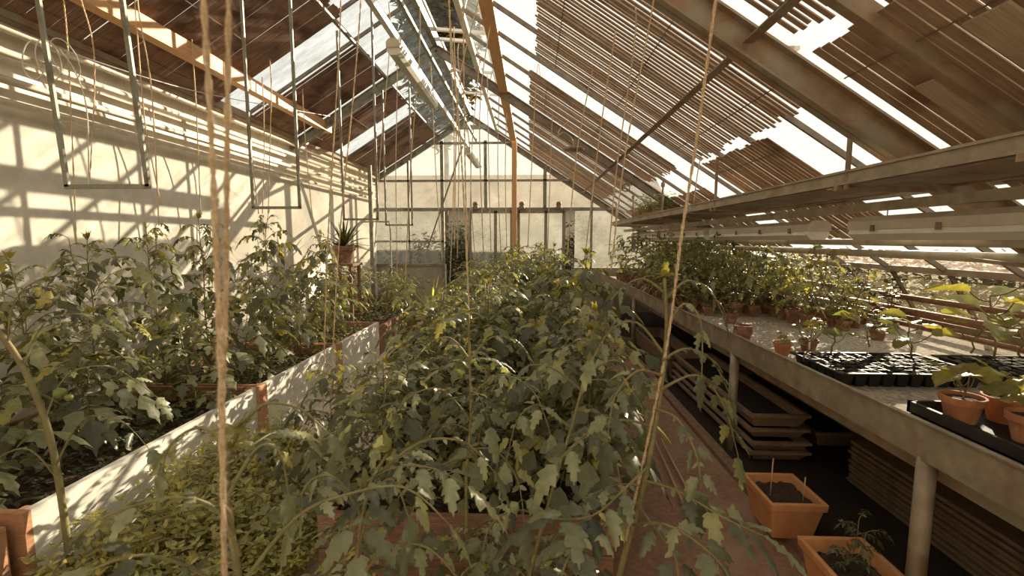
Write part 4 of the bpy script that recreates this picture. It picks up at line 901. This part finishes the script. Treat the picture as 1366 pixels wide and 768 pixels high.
# ---------------------------------------------------------------- twine
def twine(pts, r, label, fuzz=0, strands=2, seed=0, grp=None):
    rnd = random.Random(seed); k = MB(); sp = spline(pts, 10) if len(pts) > 2 else [V(pts[0]).lerp(V(pts[1]), i / 12) for i in range(13)]
    if strands == 2:
        L = sum((sp[i+1] - sp[i]).length for i in range(len(sp) - 1)); n = int(L / (r * 3.2)); fine = []
        for i in range(n + 1):
            f = i / n * (len(sp) - 1); j = min(int(f), len(sp) - 2); fine.append(sp[j].lerp(sp[j+1], f - j))
        for s in (0, PI):
            k.tube([p + V((math.cos(i * .9 + s), math.sin(i * .9 + s), 0)) * r * .5 for i, p in enumerate(fine)], r * .62, 5, cap=False)
        for i in range(fuzz):
            p = rnd.choice(fine); a = rnd.uniform(0, 6.28); d = V((math.cos(a), math.sin(a), rnd.uniform(-1, 1))); k.tube([p, p + d * r * 1.5, p + d * r * rnd.uniform(2, 4) + V((0, 0, -r))], .00018 + r * .03, 3, cap=False)
    else: k.tube(sp, r, 5)
    b_ = sp[-1]
    return tag(k.build('hanging_twine', M['twine'], loc=tuple(b_), smooth=True), label, 'twine', grp)
TG = 'garden twines hanging from the roof'
twine([P(268, -60, .5), P(283, 200, .5), P(293, 450, .5), P(300, 768, .55), P(305, 850, .6)], .0034, 'thick blurred twine nearest the camera, left strand', 260, seed=1, grp=TG)
twine([P(306, -60, .52), P(303, 200, .52), P(301, 400, .52), P(297, 560, .54), P(300, 768, .57)], .0034, 'thick blurred twine nearest the camera, right strand', 260, seed=2, grp=TG)
twine([P(960, -40, 1.25), P(930, 180, 1.28), P(908, 320, 1.3), P(893, 440, 1.31), P(870, 560, 1.29), P(835, 720, 1.25)], .004, 'thick fuzzy twine tied along the right leaning tomato stem', 260, seed=3, grp=TG)
tw = [((455, -20), (437, 330), (430, 580), 2.6, 'left strand of the pair right of the second hanging frame'), ((482, -20), (452, 330), (440, 560), 2.6, 'right strand of the pair right of the second hanging frame'),
      ((598, -20), (615, 200), (626, 420), 1.9, 'twine running straight down to the centre foreground tomato'), ((618, -20), (620, 200), (627, 480), 2.6, 'centre cluster, just right of the straight one'),
      ((875, -20), (835, 200), (815, 360), 2.2, 'right of the timber post, slanting towards the shelf plants'), ((600, 40), (606, 200), (600, 380), 5.0, 'far centre cluster, left strand'),
      ((612, 90), (628, 220), (622, 370), 6.0, 'far centre cluster, second strand'), ((640, 60), (628, 230), (634, 350), 6.0, 'far centre cluster, third strand'), ((650, 80), (652, 220), (655, 335), 6.5, 'far centre cluster, fourth strand'),
      ((666, 90), (664, 220), (668, 335), 7, 'far centre cluster, rightmost strand'), ((560, 60), (548, 220), (540, 390), 4.4, 'left of the ridge rail, hanging over the pale path'),
      ((575, 90), (582, 240), (590, 350), 7.0, 'in front of the gable mullion'), ((722, 60), (716, 100), (704, 330), 5.5, 'right of the pine post'), ((792, 50), (770, 200), (756, 345), 4.2, 'between the sensor lamp and the pine post'),
      ((822, 20), (800, 180), (780, 345), 3.4, 'just right of the sensor lamp'), ((738, 60), (735, 200), (730, 350), 6.2, 'beside the right sliding door'),
      ((84, -10), (92, 90), (102, 330), 2.9, 'left strand inside the nearest hanging frame'), ((106, -10), (126, 80), (119, 250), 2.9, 'right strand inside the nearest hanging frame, slanting'),
      ((185, 15), (202, 120), (212, 300), 3.0, 'just right of the nearest hanging frame'), ((190, 130), (196, 180), (214, 270), 3.4, 'thin one before the lit wall'), ((258, 85), (262, 150), (268, 290), 4.0, 'left of the near double twine'),
      ((328, 120), (335, 200), (345, 285), 4.6, 'left inside the second hanging frame'), ((362, 120), (360, 200), (358, 285), 4.8, 'middle of the second hanging frame'), ((405, 150), (410, 220), (418, 300), 5.6, 'right of the second hanging frame'),
      ((352, 150), (352, 220), (350, 285), 5.0, 'hanging over the tall wall tomato'), ((985, 55), (940, 200), (925, 270), 4.5, 'short one above the hanging shelf'), ((530, 110), (528, 230), (530, 370), 6.0, 'before the farthest hanging frame'), ((606, 60), (612, 200), (610, 345), 5.5, 'far centre cluster, between the straight one and the mullion'), ((655, -20), (640, 150), (645, 340), 4.6, 'left of the pine post, long one'), ((676, 120), (674, 230), (676, 330), 7.5, 'touching the pine post on its left'),
      ((520, 60), (508, 200), (500, 330), 5.2, 'between the third and farthest hanging frames'), ((846, 60), (822, 230), (812, 340), 3.0, 'second one right of the sensor lamp'), ((640, -10), (612, 120), (606, 330), 3.4, 'slanting across the ridge towards the door')]
for i, (a, b_, c, y, w) in enumerate(tw):
    q0 = P(a[0], a[1], y * .985); zr = (roofL(q0.x) if q0.x < -1.3 else roofR(q0.x)) - .03
    up_ = [V((q0.x, q0.y, zr))] if zr > q0.z + .02 else []
    if not up_: q0.z = zr
    twine(up_ + [q0, P(b_[0], b_[1], y), P(c[0], c[1], y)], .0036 if y < 2.3 else .0026 + .00055 * y, 'thin sisal twine ' + w, 40 if y < 3 else 0, 2 if y < 3 else 1, 20 + i, TG)

# ---------------------------------------------------------------- outside
def cloud(name, c, rad, n, Lf, m, label, cat, seed, kind=None):
    rnd = random.Random(seed); root = empty(name, (c[0], c[1], -.14)); tag(root, label, cat, kind=kind); k = MB()
    for i in range(n):
        v = V((rnd.gauss(0, 1), rnd.gauss(0, 1), rnd.gauss(0, 1))).normalized() * rnd.uniform(.55, 1.0) * (1 + .25 * math.sin(i * .37))
        p = V((c[0] + v.x * rad[0], c[1] + v.y * rad[1], c[2] + v.z * rad[2])); a = rnd.uniform(0, 6.28)
        leaflet(k, p, V((math.cos(a), math.sin(a), rnd.uniform(-.5, .5))), V((0, 0, 1)), Lf, Lf * .6, 2, .5, 0, .2, False, rnd)
    k.build('crown', M[m], root); k = MB(); k.tube([(c[0], c[1], -.14), (c[0] + .1, c[1], c[2] * .5), (c[0], c[1], c[2] + rad[2] * .3)], [rad[0] * .1, rad[0] * .07, .03], 8)
    for j in range(7):
        a = j * 2.4; k.tube([(c[0], c[1], c[2] - rad[2] * .3), (c[0] + math.cos(a) * rad[0] * .6, c[1] + math.sin(a) * rad[1] * .6, c[2] + rad[2] * .3 * math.sin(a * 3))], [rad[0] * .04, .01], 5)
    k.build('trunk', M['bark'], root); return root
tc_ = at(588, 30, Y=12.5)
cloud('autumn_tree', (tc_.x, 12.5, tc_.z), (.95, 1.2, 2.7), 12000, .24, 'leaf_hedge', 'dark tree with orange leaves seen above the ridge', 'tree', 90)
for i, (x, y, rr) in enumerate(((5.8, 3.5, 1.2), (6.2, 6.5, 1.3), (6.4, 9.5, 1.3))):
    cloud('outside_bush', (x, y, .5), (.9, 1.5, .85), 3500, .12, 'leaf_hedge', 'hazy autumn bush outside the side panes, %s from the camera' % ordn(i), 'bush', 91 + i)
for i, (x, y) in enumerate(((-1.4, 13.0), (1.6, 13.5), (-3.8, 14.0))):
    cloud('outside_bush', (x, y, 1.0), (1.0, .8, 1.2), 2600, .14, 'leaf_hedge', 'bush outside the far gable, %s' % ('behind the open doorway', 'behind the right door', 'behind the left panes')[i], 'bush', 95 + i)
cloud('doorway_shrub', (-1.7, 10.95, .95), (.55, .5, 1.0), 2600, .12, 'leaf_dark', 'dark shrub filling the open doorway in the far gable', 'shrub', 99)
hs = empty('garden_house', (-2, 17, -.14)); tag(hs, 'pale beige house seen hazily behind the far gable', 'house')
k = MB(); k.box((-8, 15.5, -.14), (4.2, 19, 2.7)); k.build('wall', M['beige'], hs)
k = MB(); k.add([(-8.3, 15.2, 2.65), (4.5, 15.2, 2.65), (4.5, 17.3, 4.0), (-8.3, 17.3, 4.0), (4.5, 19.3, 2.65), (-8.3, 19.3, 2.65)], [(0,1,2,3), (3,2,4,5), (0,3,5), (1,4,2), (0,5,4,1)]); k.build('roof', M['slatR'], hs)
for x in (-5.5, -2.2, .6, 2.8):
    k = MB(); k.box((x - .45, 15.44, .9), (x + .45, 15.49, 2.1)); k.box((x - .03, 15.42, .9), (x + .03, 15.44, 2.1)); k.build('window', M['green_steel'], hs)
rnd = random.Random(8); k = MB()
for i in range(700):
    y = rnd.uniform(2.0, 6.0); leaflet(k, V((3.30 + rnd.uniform(0, .07), y, roofR(3.2) + .0 + rnd.uniform(.0, .06))), V((rnd.uniform(-1, 1), rnd.uniform(-1, 1), rnd.uniform(0, .5))), V((0, 0, 1)), .06, .035, 2, .3, 0, .3, False, rnd)
tag(k.build('fallen_leaves', M['leaf_orange'], loc=(3.33, 4, 1.35)), 'fallen orange leaves lying in the gutter along the side panes', 'fallen leaves', kind='stuff')
sbox('trim_90', (3.25, YB, roofR(3.2) - .03), (3.40, YF, roofR(3.2) - .015), M['galv'])
